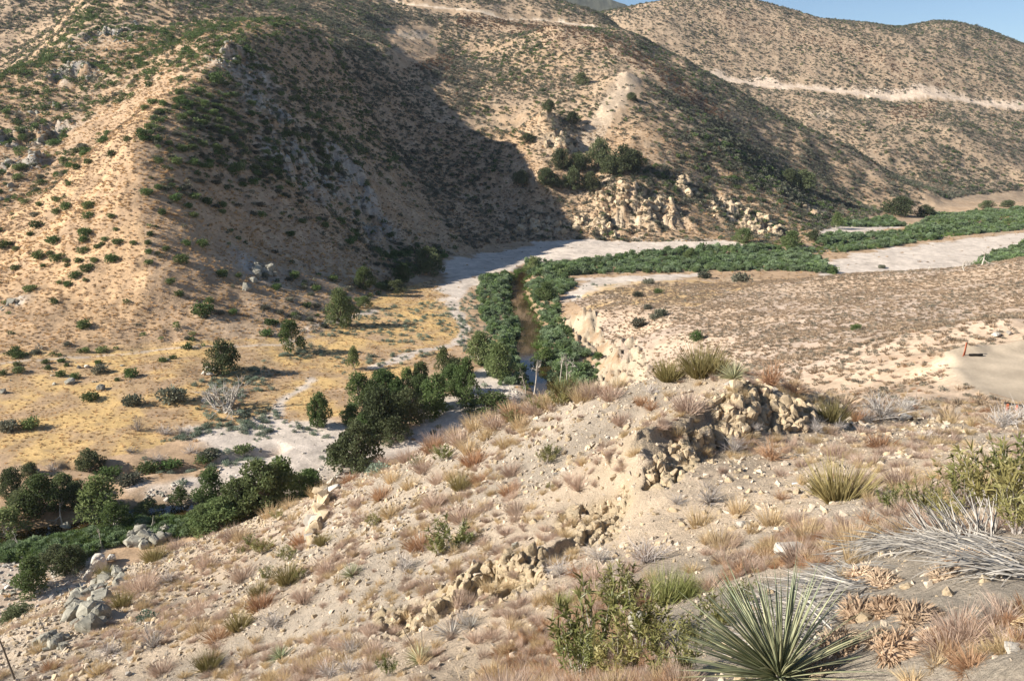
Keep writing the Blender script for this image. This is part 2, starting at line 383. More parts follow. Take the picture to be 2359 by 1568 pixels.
# rugged rock faces: blocky relief where bedrock breaks through
def rockmask(regions):
    m = np.zeros_like(GX)
    for (u, v, Y, a) in regions:
        x, y, z = P(u, v, Y)
        m = np.maximum(m, np.exp(-((GX - x) ** 2 + (GY - y) ** 2) / (a * a)))
    return m
ROCKS_FAR = [(1450, 480, 515, 22), (1400, 520, 505, 18), (1500, 500, 512, 20), (1680, 490, 540, 18), (1760, 520, 520, 18), (1240, 520, 505, 16), (1290, 530, 500, 14), (1265, 260, 612, 10), (1290, 320, 590, 12),
             (560, 210, 430, 16), (640, 290, 410, 14), (700, 350, 400, 16), (680, 420, 370, 14), (800, 400, 430, 14), (850, 480, 410, 12), (100, 330, 400, 12), (60, 400, 360, 10), (170, 200, 470, 14), (250, 90, 560, 14), (600, 640, 275, 7), (1590, 420, 555, 14), (1860, 540, 575, 9), (15, 625, 236, 4), (20, 330, 395, 10)]
RKM = rockmask(ROCKS_FAR)
bl = np.floor(fbm(GX, GY, 7, 3, 83, 0.55) * 7) / 7
GZ += RKM * (bl * 11 + fbm(GX, GY, 3.5, 3, 85, 0.6, ridged=True) * 3.4 + 0.5) * (GR > 90) * np.where(GR < 300, 0.4, 1.0)
cl_poly = [Z(1312, 745, 1.5), Z(1385, 810, 1.5), Z(1380, 865, 1.5), Z(1400, 900, 1.5), Z(1490, 860, 10), Z(1450, 790, 10), Z(1330, 715, 5)]
cl_d, _ = seg_dist(GX, GY, cl_poly)
CLM = (in_poly(GX, GY, cl_poly) | (cl_d < 2.5)).astype(np.float32)
cw1, cw2, cwc = worley(GX + fbm(GX, GY, 3, 2, 89) * 2, GY, 2.6, 7)
GZ += CLM * (fbm(GX, GY, 4, 3, 87, 0.6, ridged=True) * 1.2 + (cwc - 0.5) * 2.2 - 1.0 * np.exp(-(cw2 - cw1) / 0.35))

GZ = GZ.astype(np.float32)
GU, GV = project(GX, GY, GZ)

def ground(x, y):
    """terrain height at a point (bilinear in the polar sheet)"""
    x = np.asarray(x, float); y = np.asarray(y, float)
    th = np.arctan2(x, y); r = np.clip(np.hypot(x, y), RR[0], RR[-1] * 0.999)
    i = np.clip(np.searchsorted(TH, th) - 1, 0, NT_ - 2); j = np.clip(np.searchsorted(RR, r) - 1, 0, NR_ - 2)
    a = (th - TH[i]) / (TH[i + 1] - TH[i]); b = (r - RR[j]) / (RR[j + 1] - RR[j])
    return (GZ[i, j] * (1 - a) + GZ[i + 1, j] * a) * (1 - b) + (GZ[i, j + 1] * (1 - a) + GZ[i + 1, j + 1] * a) * b

def sight(u, v, r_min=1.0):
    """the place on the ground that a line of sight first meets"""
    d = ray(u, v)
    th = math.atan2(d[0], d[1]); te = d[2] / math.hypot(d[0], d[1])
    i = int(np.clip(np.searchsorted(TH, th) - 1, 0, NT_ - 2))
    a = (th - TH[i]) / (TH[i + 1] - TH[i])
    zc = GZ[i] * (1 - a) + GZ[i + 1] * a
    f = zc - (ZC + RR * te)
    ok = np.nonzero((f >= 0) & (RR > r_min))[0]
    if len(ok) == 0:
        return None
    j = ok[0]
    r = RR[j]
    if j > 0 and f[j] != f[j - 1]:
        r = RR[j - 1] + (RR[j] - RR[j - 1]) * (0 - f[j - 1]) / (f[j] - f[j - 1])
        r = min(max(r, RR[j - 1]), RR[j])
    x, y = math.sin(th) * r, math.cos(th) * r
    return np.array((x, y, float(ground(x, y))))

# which grid points can be seen from the viewpoint (for choosing what to build singly)
TAN = (GZ - ZC) / GR
VIS = TAN >= np.maximum.accumulate(TAN, axis=1) - 0.004
# ================================================================== ground colours (albedo), object split
def rgb(h):
    h = h.lstrip('#')
    c = np.array([int(h[i:i + 2], 16) / 255 for i in (0, 2, 4)])
    return np.where(c <= 0.04045, c / 12.92, ((c + 0.055) / 1.055) ** 2.4)

def mix(a, b, m):
    return a * (1 - m[..., None]) + b * m[..., None]

TAN_SOIL = np.array((0.415, 0.285, 0.175)); GOLD = np.array((0.50, 0.335, 0.145)); SAND = np.array((0.55, 0.465, 0.38))
PALE = np.array((0.46, 0.345, 0.23)); GREYR = np.array((0.34, 0.31, 0.265)); BUFF = np.array((0.47, 0.37, 0.24)); BROWN = np.array((0.25, 0.165, 0.105)); FARG = np.array((0.36, 0.275, 0.19))
n1 = fbm(GX, GY, 40, 4, 101); n2 = fbm(GX, GY, 8, 4, 103); n3 = fbm(GX, GY, 2.2, 3, 107)
ALB = np.empty(GX.shape + (3,), np.float32)
ALB[:] = TAN_SOIL
ALB = mix(ALB, PALE, sstep(0.0, 0.5, n1 + n2 * 0.6))
ALB = mix(ALB, FARG, sstep(600, 1200, GR) * 0.6)
ALB = mix(ALB, BROWN, sstep(0.25, 0.6, n1 * 1.1 + n2) * far_m * 0.5)
plain = [Z(-300, 850, 4), Z(0, 842, 4), Z(380, 805, 4), Z(600, 795, 3), Z(740, 770, 3), Z(900, 665, 3), Z(1000, 640, 2), Z(1060, 690, 2), Z(1090, 760, 2), Z(1000, 830, 2), Z(800, 950, 2), Z(640, 985, 2), Z(500, 985, 2.4), Z(330, 1030, 3), Z(150, 1065, 3), Z(-300, 1080, 3)]
pl_m = (0.35 + 0.65 * sstep(-0.3, 0.35, n3 * 0.8 + n2)) * sstep(-0.35, 0.25, n2 + 0.35 * n1 + 0.25) * in_poly(GX, GY, plain)
ALB = mix(ALB, GOLD, pl_m.astype(np.float32))
# golden grass on the sunlit nose of the ridge
gr_poly = [Z(-300, 845, 6), Z(400, 800, 5.5), P(350, 700, 231), P(325, 460, 277), P(300, 330, 306), P(440, 188, 385), P(300, 240, 380), P(100, 440, 320), P(-300, 480, 300)]
ALB = mix(ALB, np.array((0.49, 0.325, 0.18)), (in_poly(GX, GY, gr_poly) * sstep(-0.5, 0.4, n2 + n3 * 0.5)).astype(np.float32) * 0.8)
# sand and gravel of the river bars
sandp = [[Z(1000, 655, 2), Z(1045, 598, 2), Z(1110, 575, 2), Z(1240, 557, 2), Z(1340, 553, 2), Z(1690, 553, 2), Z(1730, 570, 2), Z(1500, 582, 2), Z(1300, 595, 2), Z(1200, 605, 2), Z(1110, 640, 2), Z(1060, 680, 2), Z(1045, 715, 2)],
         [Z(1890, 600, 2), Z(2050, 570, 2), Z(2358, 535, 2), Z(2500, 560, 2), Z(2300, 640, 2), Z(1920, 650, 2)],
         [Z(1890, 520, 2), Z(2040, 500, 2), Z(2090, 512, 2), Z(1960, 545, 2), Z(1880, 548, 2)],
         [Z(-100, 1300, 1), Z(60, 1270, 1), Z(200, 1280, 1), Z(280, 1310, 1), Z(60, 1460, 1), Z(-300, 1500, 1)],
         [Z(640, 960, 2), Z(760, 985, 2), Z(900, 1000, 2), Z(1000, 960, 2), Z(1060, 880, 1.5), Z(1130, 830, 1.5), Z(1190, 900, 1), Z(1190, 960, 1), Z(900, 1120, 1), Z(700, 1130, 1), Z(450, 1190, 1), Z(330, 1200, 1), Z(330, 1120, 1), Z(500, 1070, 2), Z(420, 1010, 2)],
         [Z(1340, 640, 2), Z(1290, 690, 2), Z(1320, 715, 2), Z(1370, 680, 2), Z(1600, 640, 2), Z(1620, 628, 2)]]
sm = np.zeros_like(GX)
for q in sandp:
    dd, _ = seg_dist(GX, GY, q + [q[0]])
    ins = in_poly(GX, GY, q)
    sm = np.maximum(sm, sstep(-3.0, 2.0, np.where(ins, dd, -dd) + n2 * 9))
sm *= far_m * (GZ < 8)
# winding bare tracks on the golden plain
TRK = [[Z(1040, 690, 2), Z(1050, 720, 2), Z(1072, 750, 2), Z(1050, 790, 2), Z(960, 810, 2), Z(900, 835, 2), Z(860, 845, 2)], [Z(720, 880, 2), Z(650, 930, 2), Z(620, 970, 2)], [Z(700, 770, 3), Z(780, 740, 3), Z(860, 715, 3)], [Z(440, 990, 2.4), Z(560, 1000, 2), Z(700, 1010, 2)]]
for q in TRK:
    dd, _ = seg_dist(GX, GY, q)
    sm = np.maximum(sm, (1 - sstep(0.8, 2.4, dd + n2 * 3)) * 0.9 * far_m)
ALB = mix(ALB, SAND, sm.astype(np.float32))
ALB = mix(ALB, np.array((0.30, 0.20, 0.12)), np.exp(-(wd / 1.6) ** 2).astype(np.float32) * 0.6 * (GR > 90))
ALB = mix(ALB, SAND * 0.95, ((1 - sstep(0.4, 0.9, ph + n3 * 0.6)) * (GR > 90)).astype(np.float32) * 0.75)
# terrace: dun grass with pinkish soil
ter = [Z(1320, 690, 3), Z(1500, 645, 4), Z(1850, 640, 9), Z(2200, 622, 15), Z(2600, 560, 28), Z(2600, 800, 38), Z(2100, 935, 44), Z(1850, 900, 33), Z(1440, 830, 9), Z(1400, 770, 5)]
tm = in_poly(GX, GY, ter).astype(np.float32)
ALB = mix(ALB, mix(np.array((0.47, 0.36, 0.27)) + ALB * 0, np.array((0.48, 0.355, 0.245)), sstep(-0.2, 0.5, n1 + 0.5 * n2)), tm)
gold2 = [Z(1340, 680, 3), Z(1380, 655, 2), Z(1600, 645, 3), Z(1750, 660, 6), Z(1600, 720, 9), Z(1450, 710, 7), Z(1340, 720, 4)]
ALB = mix(ALB, GOLD * 1.02, in_poly(GX, GY, gold2).astype(np.float32) * sstep(-0.5, 0.3, n2) * 0.75)
# bare tracks over the terrace
for q in [[Z(2358, 690, 26), Z(2200, 735, 29), Z(2050, 745, 28), Z(1800, 735, 20), Z(1700, 760, 20)], [Z(1760, 740, 18), Z(1900, 690, 14), Z(2010, 640, 13)], [Z(2140, 800, 36), Z(2000, 800, 30), Z(1860, 800, 26)], [Z(2160, 840, 38), Z(2000, 845, 34), Z(1870, 880, 33)], [Z(2120, 745, 30), Z(2060, 720, 25), Z(2000, 715, 22)]]:
    dd, _ = seg_dist(GX, GY, q)
    ALB = mix(ALB, np.array((0.48, 0.34, 0.23)), ((1 - sstep(0.3, 1.1, dd + n3 * 1.2 + n2)) * tm * 0.8).astype(np.float32))
pk = np.clip(pin * 1.0 + np.exp(-(pd / 0.9) ** 2) * 0.6, 0, 1).astype(np.float32) * (GR > 50)
ALB = mix(ALB, np.array((0.46, 0.37, 0.265)), pk)
# near slope: pale crumbly granite soil
nm = nearm * (1 - tm) * (1 - pk)
ALB = mix(ALB, mix(np.array((0.435, 0.36, 0.275)) + ALB * 0, np.array((0.47, 0.37, 0.265)), sstep(-0.3, 0.3, fbm(GX, GY, 6, 3, 131) + n3 * 0.4)), nm.astype(np.float32))
ALB = mix(ALB, np.array((0.40, 0.30, 0.205)), (nm * sstep(25, 32, GR) * sstep(8, 14, GX) * sstep(-0.3, 0.2, n2 + n3)).astype(np.float32) * 0.8)
ALB = mix(ALB, np.array((0.33, 0.285, 0.225)), ((1 - sstep(5.0, 6.4, np.hypot(GX - 2.9, GY - 3.0) + n3 * 1.5)) * (GX > 1.0) * (GR < 9)).astype(np.float32) * 0.8)
ALB = mix(ALB, np.array((0.44, 0.35, 0.25)), ((1 - sstep(0.6, 1.5, td + n3)) * nearm).astype(np.float32))
for q, w in ((CUT1, 1.3), (CUT2, 0.9)):
    dd, _ = seg_dist(GX, GY, q)
    ALB = mix(ALB, BUFF, ((1 - sstep(w * 0.3, w * 0.9, dd + n3)) * nearm).astype(np.float32) * 0.4)
# bedrock and road cuts
ALB = mix(ALB, mix(GREYR + ALB * 0, np.array((0.44, 0.345, 0.235)), ((GX > -20) & (GR > 400)).astype(np.float32)), np.clip(RKM * 1.5, 0, 1) * sstep(-0.3, 0.1, n2 + n3 * 0.5) * (GR > 90))
ALB = mix(ALB, np.array((0.39, 0.315, 0.22)), CLM * sstep(-0.35, 0.2, n3 + 0.5 * n2 + 0.2))
ALB = mix(ALB, np.array((0.47, 0.37, 0.235)), np.clip(OMK * 1.2, 0, 1))
def cutcol(d, t, pts, w):
    n = len(pts) - 1
    zz = np.interp(t, np.arange(n + 1), [p[2] for p in pts])
    m = (d < w * (0.55 + 0.6 * np.abs(fbm(GX, GY, 45, 3, 141)) * 2)) & (GZ > zz - 5) & (GR > 800)
    return m.astype(np.float32)
ALB = mix(ALB, np.array((0.60, 0.47, 0.35)), cutcol(rb_d, rb_t, ROAD, 20) * sstep(0.2, 1.2, rb_t))
ALB = mix(ALB, np.array((0.62, 0.50, 0.37)), cutcol(rc_d, rc_t, ROAD2, 13))
# the bare earth spur above the oaks, and slides on the far hill
for q, w in (([P(1450, 160, 690), P(1430, 210, 665), P(1390, 270, 630), P(1350, 320, 600)], 11), ([P(1330, 430, 545), P(1400, 400, 550)], 8), ([P(1905, 255, 1050), P(1880, 262, 1045)], 14), ([P(980, 90, 890), P(930, 130, 840)], 14)):
    dd, _ = seg_dist(GX, GY, q)
    ALB = mix(ALB, np.array((0.52, 0.40, 0.28)), (1 - sstep(w * 0.5, w, dd + n2 * 8)).astype(np.float32) * (GR > 300) * 0.9)
ALB = mix(ALB, np.array((0.20, 0.14, 0.075)), chan.astype(np.float32) * (GR > 80))
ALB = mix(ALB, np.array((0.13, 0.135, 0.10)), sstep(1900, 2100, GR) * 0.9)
ALB *= (1 + 0.35 * n3 + 0.2 * n2)[..., None]
ALB = np.clip(ALB, 0.02, 0.75).astype(np.float32)

# ------------------------------------------------------------------ materials helpers
MATS = {}
def new_mat(name):
    m = bpy.data.materials.new(name)
    m.use_nodes = True
    MATS[name] = m
    b = m.node_tree.nodes['Principled BSDF']
    b.inputs['Roughness'].default_value = 0.9
    b.inputs['Specular IOR Level'].default_value = 0.15
    return m, m.node_tree, b

def nd(t, kind, **kw):
    n = t.nodes.new(kind)
    for k_, v_ in kw.items():
        setattr(n, k_, v_)
    return n

def soil_mat(name, fine, bump):
    m, t, b = new_mat(name)
    L = t.links.new
    at = nd(t, 'ShaderNodeAttribute', attribute_name='alb')
    tc = nd(t, 'ShaderNodeTexCoord')
    acc = None
    for sc, amp, det in fine:
        nz = nd(t, 'ShaderNodeTexNoise')
        nz.inputs['Scale'].default_value = sc
        nz.inputs['Detail'].default_value = det
        nz.inputs['Roughness'].default_value = 0.65
        L(tc.outputs['Object'], nz.inputs['Vector'])
        mr = nd(t, 'ShaderNodeMapRange')
        mr.inputs['From Min'].default_value = 0.3
        mr.inputs['From Max'].default_value = 0.7
        mr.inputs['To Min'].default_value = 1 - amp
        mr.inputs['To Max'].default_value = 1 + amp
        L(nz.outputs['Fac'], mr.inputs['Value'])
        if acc is None:
            acc = mr.outputs[0]
        else:
            mm = nd(t, 'ShaderNodeMath', operation='MULTIPLY')
            L(acc, mm.inputs[0]); L(mr.outputs[0], mm.inputs[1])
            acc = mm.outputs[0]
    vm = nd(t, 'ShaderNodeVectorMath', operation='SCALE')
    L(at.outputs['Color'], vm.inputs[0]); L(acc, vm.inputs['Scale'])
    L(vm.outputs[0], b.inputs['Base Color'])
    for sc, dist in bump:
        nz = nd(t, 'ShaderNodeTexNoise')
        nz.inputs['Scale'].default_value = sc
        nz.inputs['Detail'].default_value = 8
        nz.inputs['Roughness'].default_value = 0.7
        L(tc.outputs['Object'], nz.inputs['Vector'])
        bp = nd(t, 'ShaderNodeBump')
        bp.inputs['Strength'].default_value = 0.9
        bp.inputs['Distance'].default_value = dist
        L(nz.outputs['Fac'], bp.inputs['Height'])
        L(bp.outputs[0], b.inputs['Normal'])
    b.inputs['Specular IOR Level'].default_value = 0.05
    return m
soil_near = soil_mat('slope_soil', [(2.5, 0.14, 6), (30, 0.25, 5)], [(16, 0.11)])
soil_mid = soil_mat('valley_soil', [(0.5, 0.16, 6), (2.5, 0.2, 5)], [(1.6, 0.14)])
soil_pad = soil_mat('graded_earth', [(0.3, 0.06, 6), (4, 0.12, 5)], [(3, 0.03)])
soil_far = soil_mat('hill_soil', [(0.12, 0.14, 6), (0.8, 0.24, 5)], [(0.6, 0.45)])

# ------------------------------------------------------------------ split the sheet into the pieces of the setting
def mesh_np(name, V, F, mat=None, smooth=True, alb=None):
    """fast mesh from numpy vertices and equal-sized faces"""
    me = bpy.data.meshes.new(name)
    V = np.asarray(V, np.float32); F = np.asarray(F, np.int32)
    me.vertices.add(len(V)); me.vertices.foreach_set('co', V.ravel())
    k_ = F.shape[1]
    me.loops.add(F.size); me.loops.foreach_set('vertex_index', F.ravel())
    me.polygons.add(len(F))
    me.polygons.foreach_set('loop_start', np.arange(0, F.size, k_, dtype=np.int32))
    me.polygons.foreach_set('use_smooth', np.full(len(F), smooth))
    if alb is not None:
        a = me.attributes.new('alb', 'FLOAT_COLOR', 'POINT')
        a.data.foreach_set('color', np.concatenate([alb, np.ones((len(alb), 1))], 1).astype(np.float32).ravel())
    me.update(calc_edges=True)
    me.validate()
    if mat is not None:
        me.materials.append(mat)
    return me

def link(name, me, parent=None, kind=None, label=None, cat=None, group=None, loc=None):
    o = bpy.data.objects.new(name, me)
    col.objects.link(o)
    if parent is not None:
        o.parent = parent
    if loc is not None:
        o.location = loc
    tag(o, label, cat, group, kind)
    return o

def tag(o, label=None, cat=None, group=None, kind=None):
    if label: o['label'] = label
    if cat: o['category'] = cat
    if group: o['group'] = group
    if kind: o['kind'] = kind
    return o

idx = np.arange(NT_ * NR_, dtype=np.int32).reshape(NT_, NR_)
Q = np.stack([idx[:-1, :-1], idx[:-1, 1:], idx[1:, 1:], idx[1:, :-1]], -1).reshape(-1, 4)
# (theta grows clockwise seen from above, so this winding faces up)
Q = Q[:, ::-1]
fx = GX.ravel()[Q].mean(1); fy = GY.ravel()[Q].mean(1); fr = np.hypot(fx, fy); fz = GZ.ravel()[Q].mean(1)
fs = SLOPE.ravel()[Q].mean(1)
reg = np.full(len(Q), 4)                                   # 4 hills
ridge_poly = [Z(-600, 850, 6), Z(0, 838, 6), Z(400, 800, 5.5), Z(600, 792, 4.6), Z(820, 715, 3.4), Z(1030, 592, 2.2), P(1076, 570, 445), P(940, 400, 518), P(815, 200, 588), P(790, 112, 622), P(740, 60, 640), P(330, 60, 590), P(213, -5, 640), H(-50, 540, 62), H(-800, 500, 80)]
reg[in_poly(fx, fy, ridge_poly)] = 3
toe = [(-600, 90), (-300, 200)] + [q[:2] for q in [Z(0, 838, 6), Z(400, 800, 5.5), Z(600, 792, 4.6), Z(720, 770, 3.6), Z(820, 715, 3.4), Z(900, 660, 3), Z(970, 622, 2.6), Z(1030, 592, 2.2), P(1076, 570, 445), P(1150, 562, 472), Z(1240, 556, 2), Z(1345, 552, 2), Z(1690, 556, 2), Z(1760, 566, 2), Z(1830, 560, 2), Z(1895, 530, 2.2), Z(2040, 490, 2.6), Z(2250, 448, 3), Z(2600, 430, 4), (1200, 900), (1200, 200), (300, 200)]]
toe += [(200, 0), (-200, 0)]
reg[in_poly(fx, fy, toe) & (fr > 60)] = 2
reg[in_poly(fx, fy, ter)] = 1
reg[(fr < 95) & (reg != 1)] = 0
reg[(fr < 95) & (fx < 10)] = 0
reg[in_poly(fx, fy, pad_poly) & (fr > 50)] = 5
reg[fr > 2000] = 6
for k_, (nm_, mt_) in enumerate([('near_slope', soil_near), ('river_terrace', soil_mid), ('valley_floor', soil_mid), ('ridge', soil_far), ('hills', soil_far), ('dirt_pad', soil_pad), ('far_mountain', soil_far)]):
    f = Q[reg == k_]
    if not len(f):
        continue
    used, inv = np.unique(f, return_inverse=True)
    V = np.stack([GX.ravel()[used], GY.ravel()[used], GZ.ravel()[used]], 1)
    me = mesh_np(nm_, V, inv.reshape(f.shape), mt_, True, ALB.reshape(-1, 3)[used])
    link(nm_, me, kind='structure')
# close the little hole under the viewpoint
bmx = bmesh.new()
c0 = bmx.verts.new((0, 0, float(GZ[:, 0].mean())))
ring = [bmx.verts.new((GX[i, 0], GY[i, 0], GZ[i, 0])) for i in range(0, NT_)]
for i in range(NT_ - 1):
    bmx.faces.new((c0, ring[i + 1], ring[i]))
me = bpy.data.meshes.new('standing_spot'); bmx.to_mesh(me); bmx.free()
a = me.attributes.new('alb', 'FLOAT_COLOR', 'POINT')
for d_ in a.data: d_.color = (0.4, 0.31, 0.21, 1)
me.materials.append(soil_near)
link('standing_spot', me, kind='structure')

# ------------------------------------------------------------------ water
m, t, b = new_mat('river_water')
b.inputs['Base Color'].default_value = (0.042, 0.027, 0.010, 1)
b.inputs['Roughness'].default_value = 0.04
b.inputs['Specular IOR Level'].default_value = 0.5
tc = nd(t, 'ShaderNodeTexCoord'); nz = nd(t, 'ShaderNodeTexNoise'); nz.inputs['Scale'].default_value = 0.7; nz.inputs['Detail'].default_value = 3
bp = nd(t, 'ShaderNodeBump'); bp.inputs['Strength'].default_value = 0.05; bp.inputs['Distance'].default_value = 0.05
t.links.new(tc.outputs['Object'], nz.inputs['Vector']); t.links.new(nz.outputs['Fac'], bp.inputs['Height']); t.links.new(bp.outputs[0], b.inputs['Normal'])
rv = np.array(RIVER)[:, :2]
tt = np.linspace(0, len(rv) - 1, 160)
cx_, cy_ = np.interp(tt, np.arange(len(rv)), rv[:, 0]), np.interp(tt, np.arange(len(rv)), rv[:, 1])
tx_, ty_ = np.gradient(cx_), np.gradient(cy_); ln = np.hypot(tx_, ty_)
V, F = [], []
for i in range(160):
    hw = 7.0 if 150 < cy_[i] < 360 else (3.2 if cy_[i] <= 150 else 5.0)
    for s in (-hw, hw):
        V.append((cx_[i] - ty_[i] / ln[i] * s, cy_[i] + tx_[i] / ln[i] * s, -0.12))
for i in range(159):
    F.append((2 * i, 2 * i + 2, 2 * i + 3, 2 * i + 1))
link('river', mesh_np('river', V, F, m, True), kind='structure')
# ================================================================== plant and rock prototypes
def leaf_mat(name, ca, cb, transl=0.25, vary=0.35, nscale=2.0, rough=0.75, spec=0.15):
    m, t, b = new_mat(name)
    L = t.links.new
    oi = nd(t, 'ShaderNodeObjectInfo')
    tc = nd(t, 'ShaderNodeTexCoord')
    nz = nd(t, 'ShaderNodeTexNoise'); nz.inputs['Scale'].default_value = nscale; nz.inputs['Detail'].default_value = 3
    L(tc.outputs['Object'], nz.inputs['Vector'])
    ad = nd(t, 'ShaderNodeMath', operation='MULTIPLY_ADD'); ad.inputs[1].default_value = 1.6; ad.inputs[2].default_value = -0.8
    L(nz.outputs['Fac'], ad.inputs[0])
    a2 = nd(t, 'ShaderNodeMath', operation='ADD', use_clamp=True)
    L(ad.outputs[0], a2.inputs[0]); L(oi.outputs['Random'], a2.inputs[1])
    mx = nd(t, 'ShaderNodeMix', data_type='RGBA')
    mx.inputs['A'].default_value = (*ca, 1); mx.inputs['B'].default_value = (*cb, 1)
    L(a2.outputs[0], mx.inputs['Factor'])
    # a second, independent brightness per plant
    m1 = nd(t, 'ShaderNodeMath', operation='MULTIPLY'); m1.inputs[1].default_value = 17.31
    m2 = nd(t, 'ShaderNodeMath', operation='FRACT')
    mr = nd(t, 'ShaderNodeMapRange'); mr.inputs['To Min'].default_value = 1 - vary; mr.inputs['To Max'].default_value = 1 + vary
    L(oi.outputs['Random'], m1.inputs[0]); L(m1.outputs[0], m2.inputs[0]); L(m2.outputs[0], mr.inputs['Value'])
    vm = nd(t, 'ShaderNodeVectorMath', operation='SCALE')
    L(mx.outputs['Result'], vm.inputs[0]); L(mr.outputs[0], vm.inputs['Scale'])
    L(vm.outputs[0], b.inputs['Base Color'])
    b.inputs['Roughness'].default_value = rough
    b.inputs['Specular IOR Level'].default_value = spec
    if transl > 0:
        tr = nd(t, 'ShaderNodeBsdfTranslucent'); ms = nd(t, 'ShaderNodeMixShader'); ms.inputs[0].default_value = transl
        L(vm.outputs[0], tr.inputs['Color'])
        out = t.nodes['Material Output']
        L(b.outputs[0], ms.inputs[1]); L(tr.outputs[0], ms.inputs[2]); L(ms.outputs[0], out.inputs['Surface'])
    return m

M_CHAP = leaf_mat('chaparral_leaf', (0.075, 0.125, 0.038), (0.145, 0.180, 0.066), 0.3)
M_DARK = leaf_mat('dark_brush_leaf', (0.095, 0.105, 0.070), (0.185, 0.180, 0.128))
M_SAGE = leaf_mat('grey_sage_leaf', (0.20, 0.185, 0.135), (0.34, 0.285, 0.215), 0.35)
M_BROWN = leaf_mat('brown_brush_leaf', (0.145, 0.085, 0.050), (0.235, 0.150, 0.090))
M_DRY = leaf_mat('dry_clump_leaf', (0.46, 0.31, 0.155), (0.58, 0.41, 0.225), 0.4)
M_DUN = leaf_mat('dun_clump_leaf', (0.30, 0.225, 0.150), (0.44, 0.33, 0.225), 0.35)
M_WILLOW = leaf_mat('willow_leaf', (0.150, 0.215, 0.085), (0.265, 0.325, 0.195), 0.4)
M_WILLOW2 = leaf_mat('green_willow_leaf', (0.130, 0.195, 0.065), (0.215, 0.270, 0.120), 0.4, 0.4)
M_REED = leaf_mat('reed_leaf', (0.085, 0.150, 0.030), (0.150, 0.190, 0.060))
M_TREE = leaf_mat('tree_leaf', (0.095, 0.140, 0.048), (0.180, 0.215, 0.088), 0.4)
M_OAK = leaf_mat('oak_leaf', (0.088, 0.108, 0.048), (0.155, 0.170, 0.082), 0.3)
M_COTTON = leaf_mat('cottonwood_leaf', (0.115, 0.160, 0.052), (0.205, 0.235, 0.095), 0.4)
M_BLUSAGE = leaf_mat('blue_sage_leaf', (0.19, 0.235, 0.165), (0.29, 0.325, 0.245), 0.35)
M_STRAW = leaf_mat('straw_blade', (0.50, 0.375, 0.205), (0.60, 0.46, 0.28), 0.35, 0.15)
M_PINK = leaf_mat('pinkish_dry_stem', (0.43, 0.315, 0.24), (0.56, 0.43, 0.33), 0.3, 0.15)
M_RUST = leaf_mat('rust_dry_stem', (0.36, 0.20, 0.11), (0.48, 0.31, 0.185), 0.3, 0.15)
M_GREYT = leaf_mat('grey_twig', (0.36, 0.32, 0.29), (0.50, 0.45, 0.40), 0.0, 0.2)
M_OLIVE = leaf_mat('olive_broom_stem', (0.19, 0.165, 0.065), (0.30, 0.245, 0.11), 0.2, 0.2)
M_EPH = leaf_mat('green_broom_stem', (0.20, 0.22, 0.075), (0.33, 0.33, 0.13), 0.25, 0.15)
M_YERBA = leaf_mat('lance_leaf', (0.150, 0.165, 0.050), (0.310, 0.270, 0.105), 0.3, 0.15, 6.0, 0.45, 0.4)
M_YUCCA = leaf_mat('yucca_leaf', (0.29, 0.325, 0.185), (0.45, 0.43, 0.25), 0.2, 0.15, 3.0, 0.5, 0.4)
M_DEADY = leaf_mat('dead_yucca_leaf', (0.33, 0.30, 0.255), (0.51, 0.465, 0.40), 0.1, 0.25, 4.0, 0.6, 0.3)
M_PALE = leaf_mat('pale_brush_twig', (0.46, 0.42, 0.38), (0.58, 0.53, 0.47), 0.1, 0.1)
M_BARK = leaf_mat('grey_bark', (0.15, 0.12, 0.09), (0.25, 0.21, 0.17), 0, 0.2, 1.5)
M_WBARK = leaf_mat('pale_bark', (0.38, 0.34, 0.28), (0.50, 0.45, 0.38), 0, 0.15, 1.5)
M_FIBRE = leaf_mat('fibrous_crown', (0.36, 0.24, 0.15), (0.50, 0.38, 0.26), 0.05, 0.2, 9)

def rock_mat(name, ca, cb, sc, bump):
    m, t, b = new_mat(name)
    L = t.links.new
    oi = nd(t, 'ShaderNodeObjectInfo'); tc = nd(t, 'ShaderNodeTexCoord')
    nz = nd(t, 'ShaderNodeTexNoise'); nz.inputs['Scale'].default_value = sc; nz.inputs['Detail'].default_value = 8; nz.inputs['Roughness'].default_value = 0.7
    L(tc.outputs['Object'], nz.inputs['Vector'])
    mx = nd(t, 'ShaderNodeMix', data_type='RGBA'); mx.inputs['A'].default_value = (*ca, 1); mx.inputs['B'].default_value = (*cb, 1)
    mr0 = nd(t, 'ShaderNodeMapRange'); mr0.inputs['From Min'].default_value = 0.35; mr0.inputs['From Max'].default_value = 0.65
    L(nz.outputs['Fac'], mr0.inputs['Value']); L(mr0.outputs[0], mx.inputs['Factor'])
    mr = nd(t, 'ShaderNodeMapRange'); mr.inputs['To Min'].default_value = 0.78; mr.inputs['To Max'].default_value = 1.2
    L(oi.outputs['Random'], mr.inputs['Value'])
    vm = nd(t, 'ShaderNodeVectorMath', operation='SCALE')
    L(mx.outputs['Result'], vm.inputs[0]); L(mr.outputs[0], vm.inputs['Scale']); L(vm.outputs[0], b.inputs['Base Color'])
    bp = nd(t, 'ShaderNodeBump'); bp.inputs['Strength'].default_value = 0.6; bp.inputs['Distance'].default_value = bump
    L(nz.outputs['Fac'], bp.inputs['Height']); L(bp.outputs[0], b.inputs['Normal'])
    return m
M_ROCKB = rock_mat('buff_rock', (0.36, 0.27, 0.165), (0.54, 0.43, 0.29), 3.0, 0.08)
M_ROCKG = rock_mat('grey_granite', (0.215, 0.20, 0.155), (0.40, 0.37, 0.295), 3.0, 0.08)
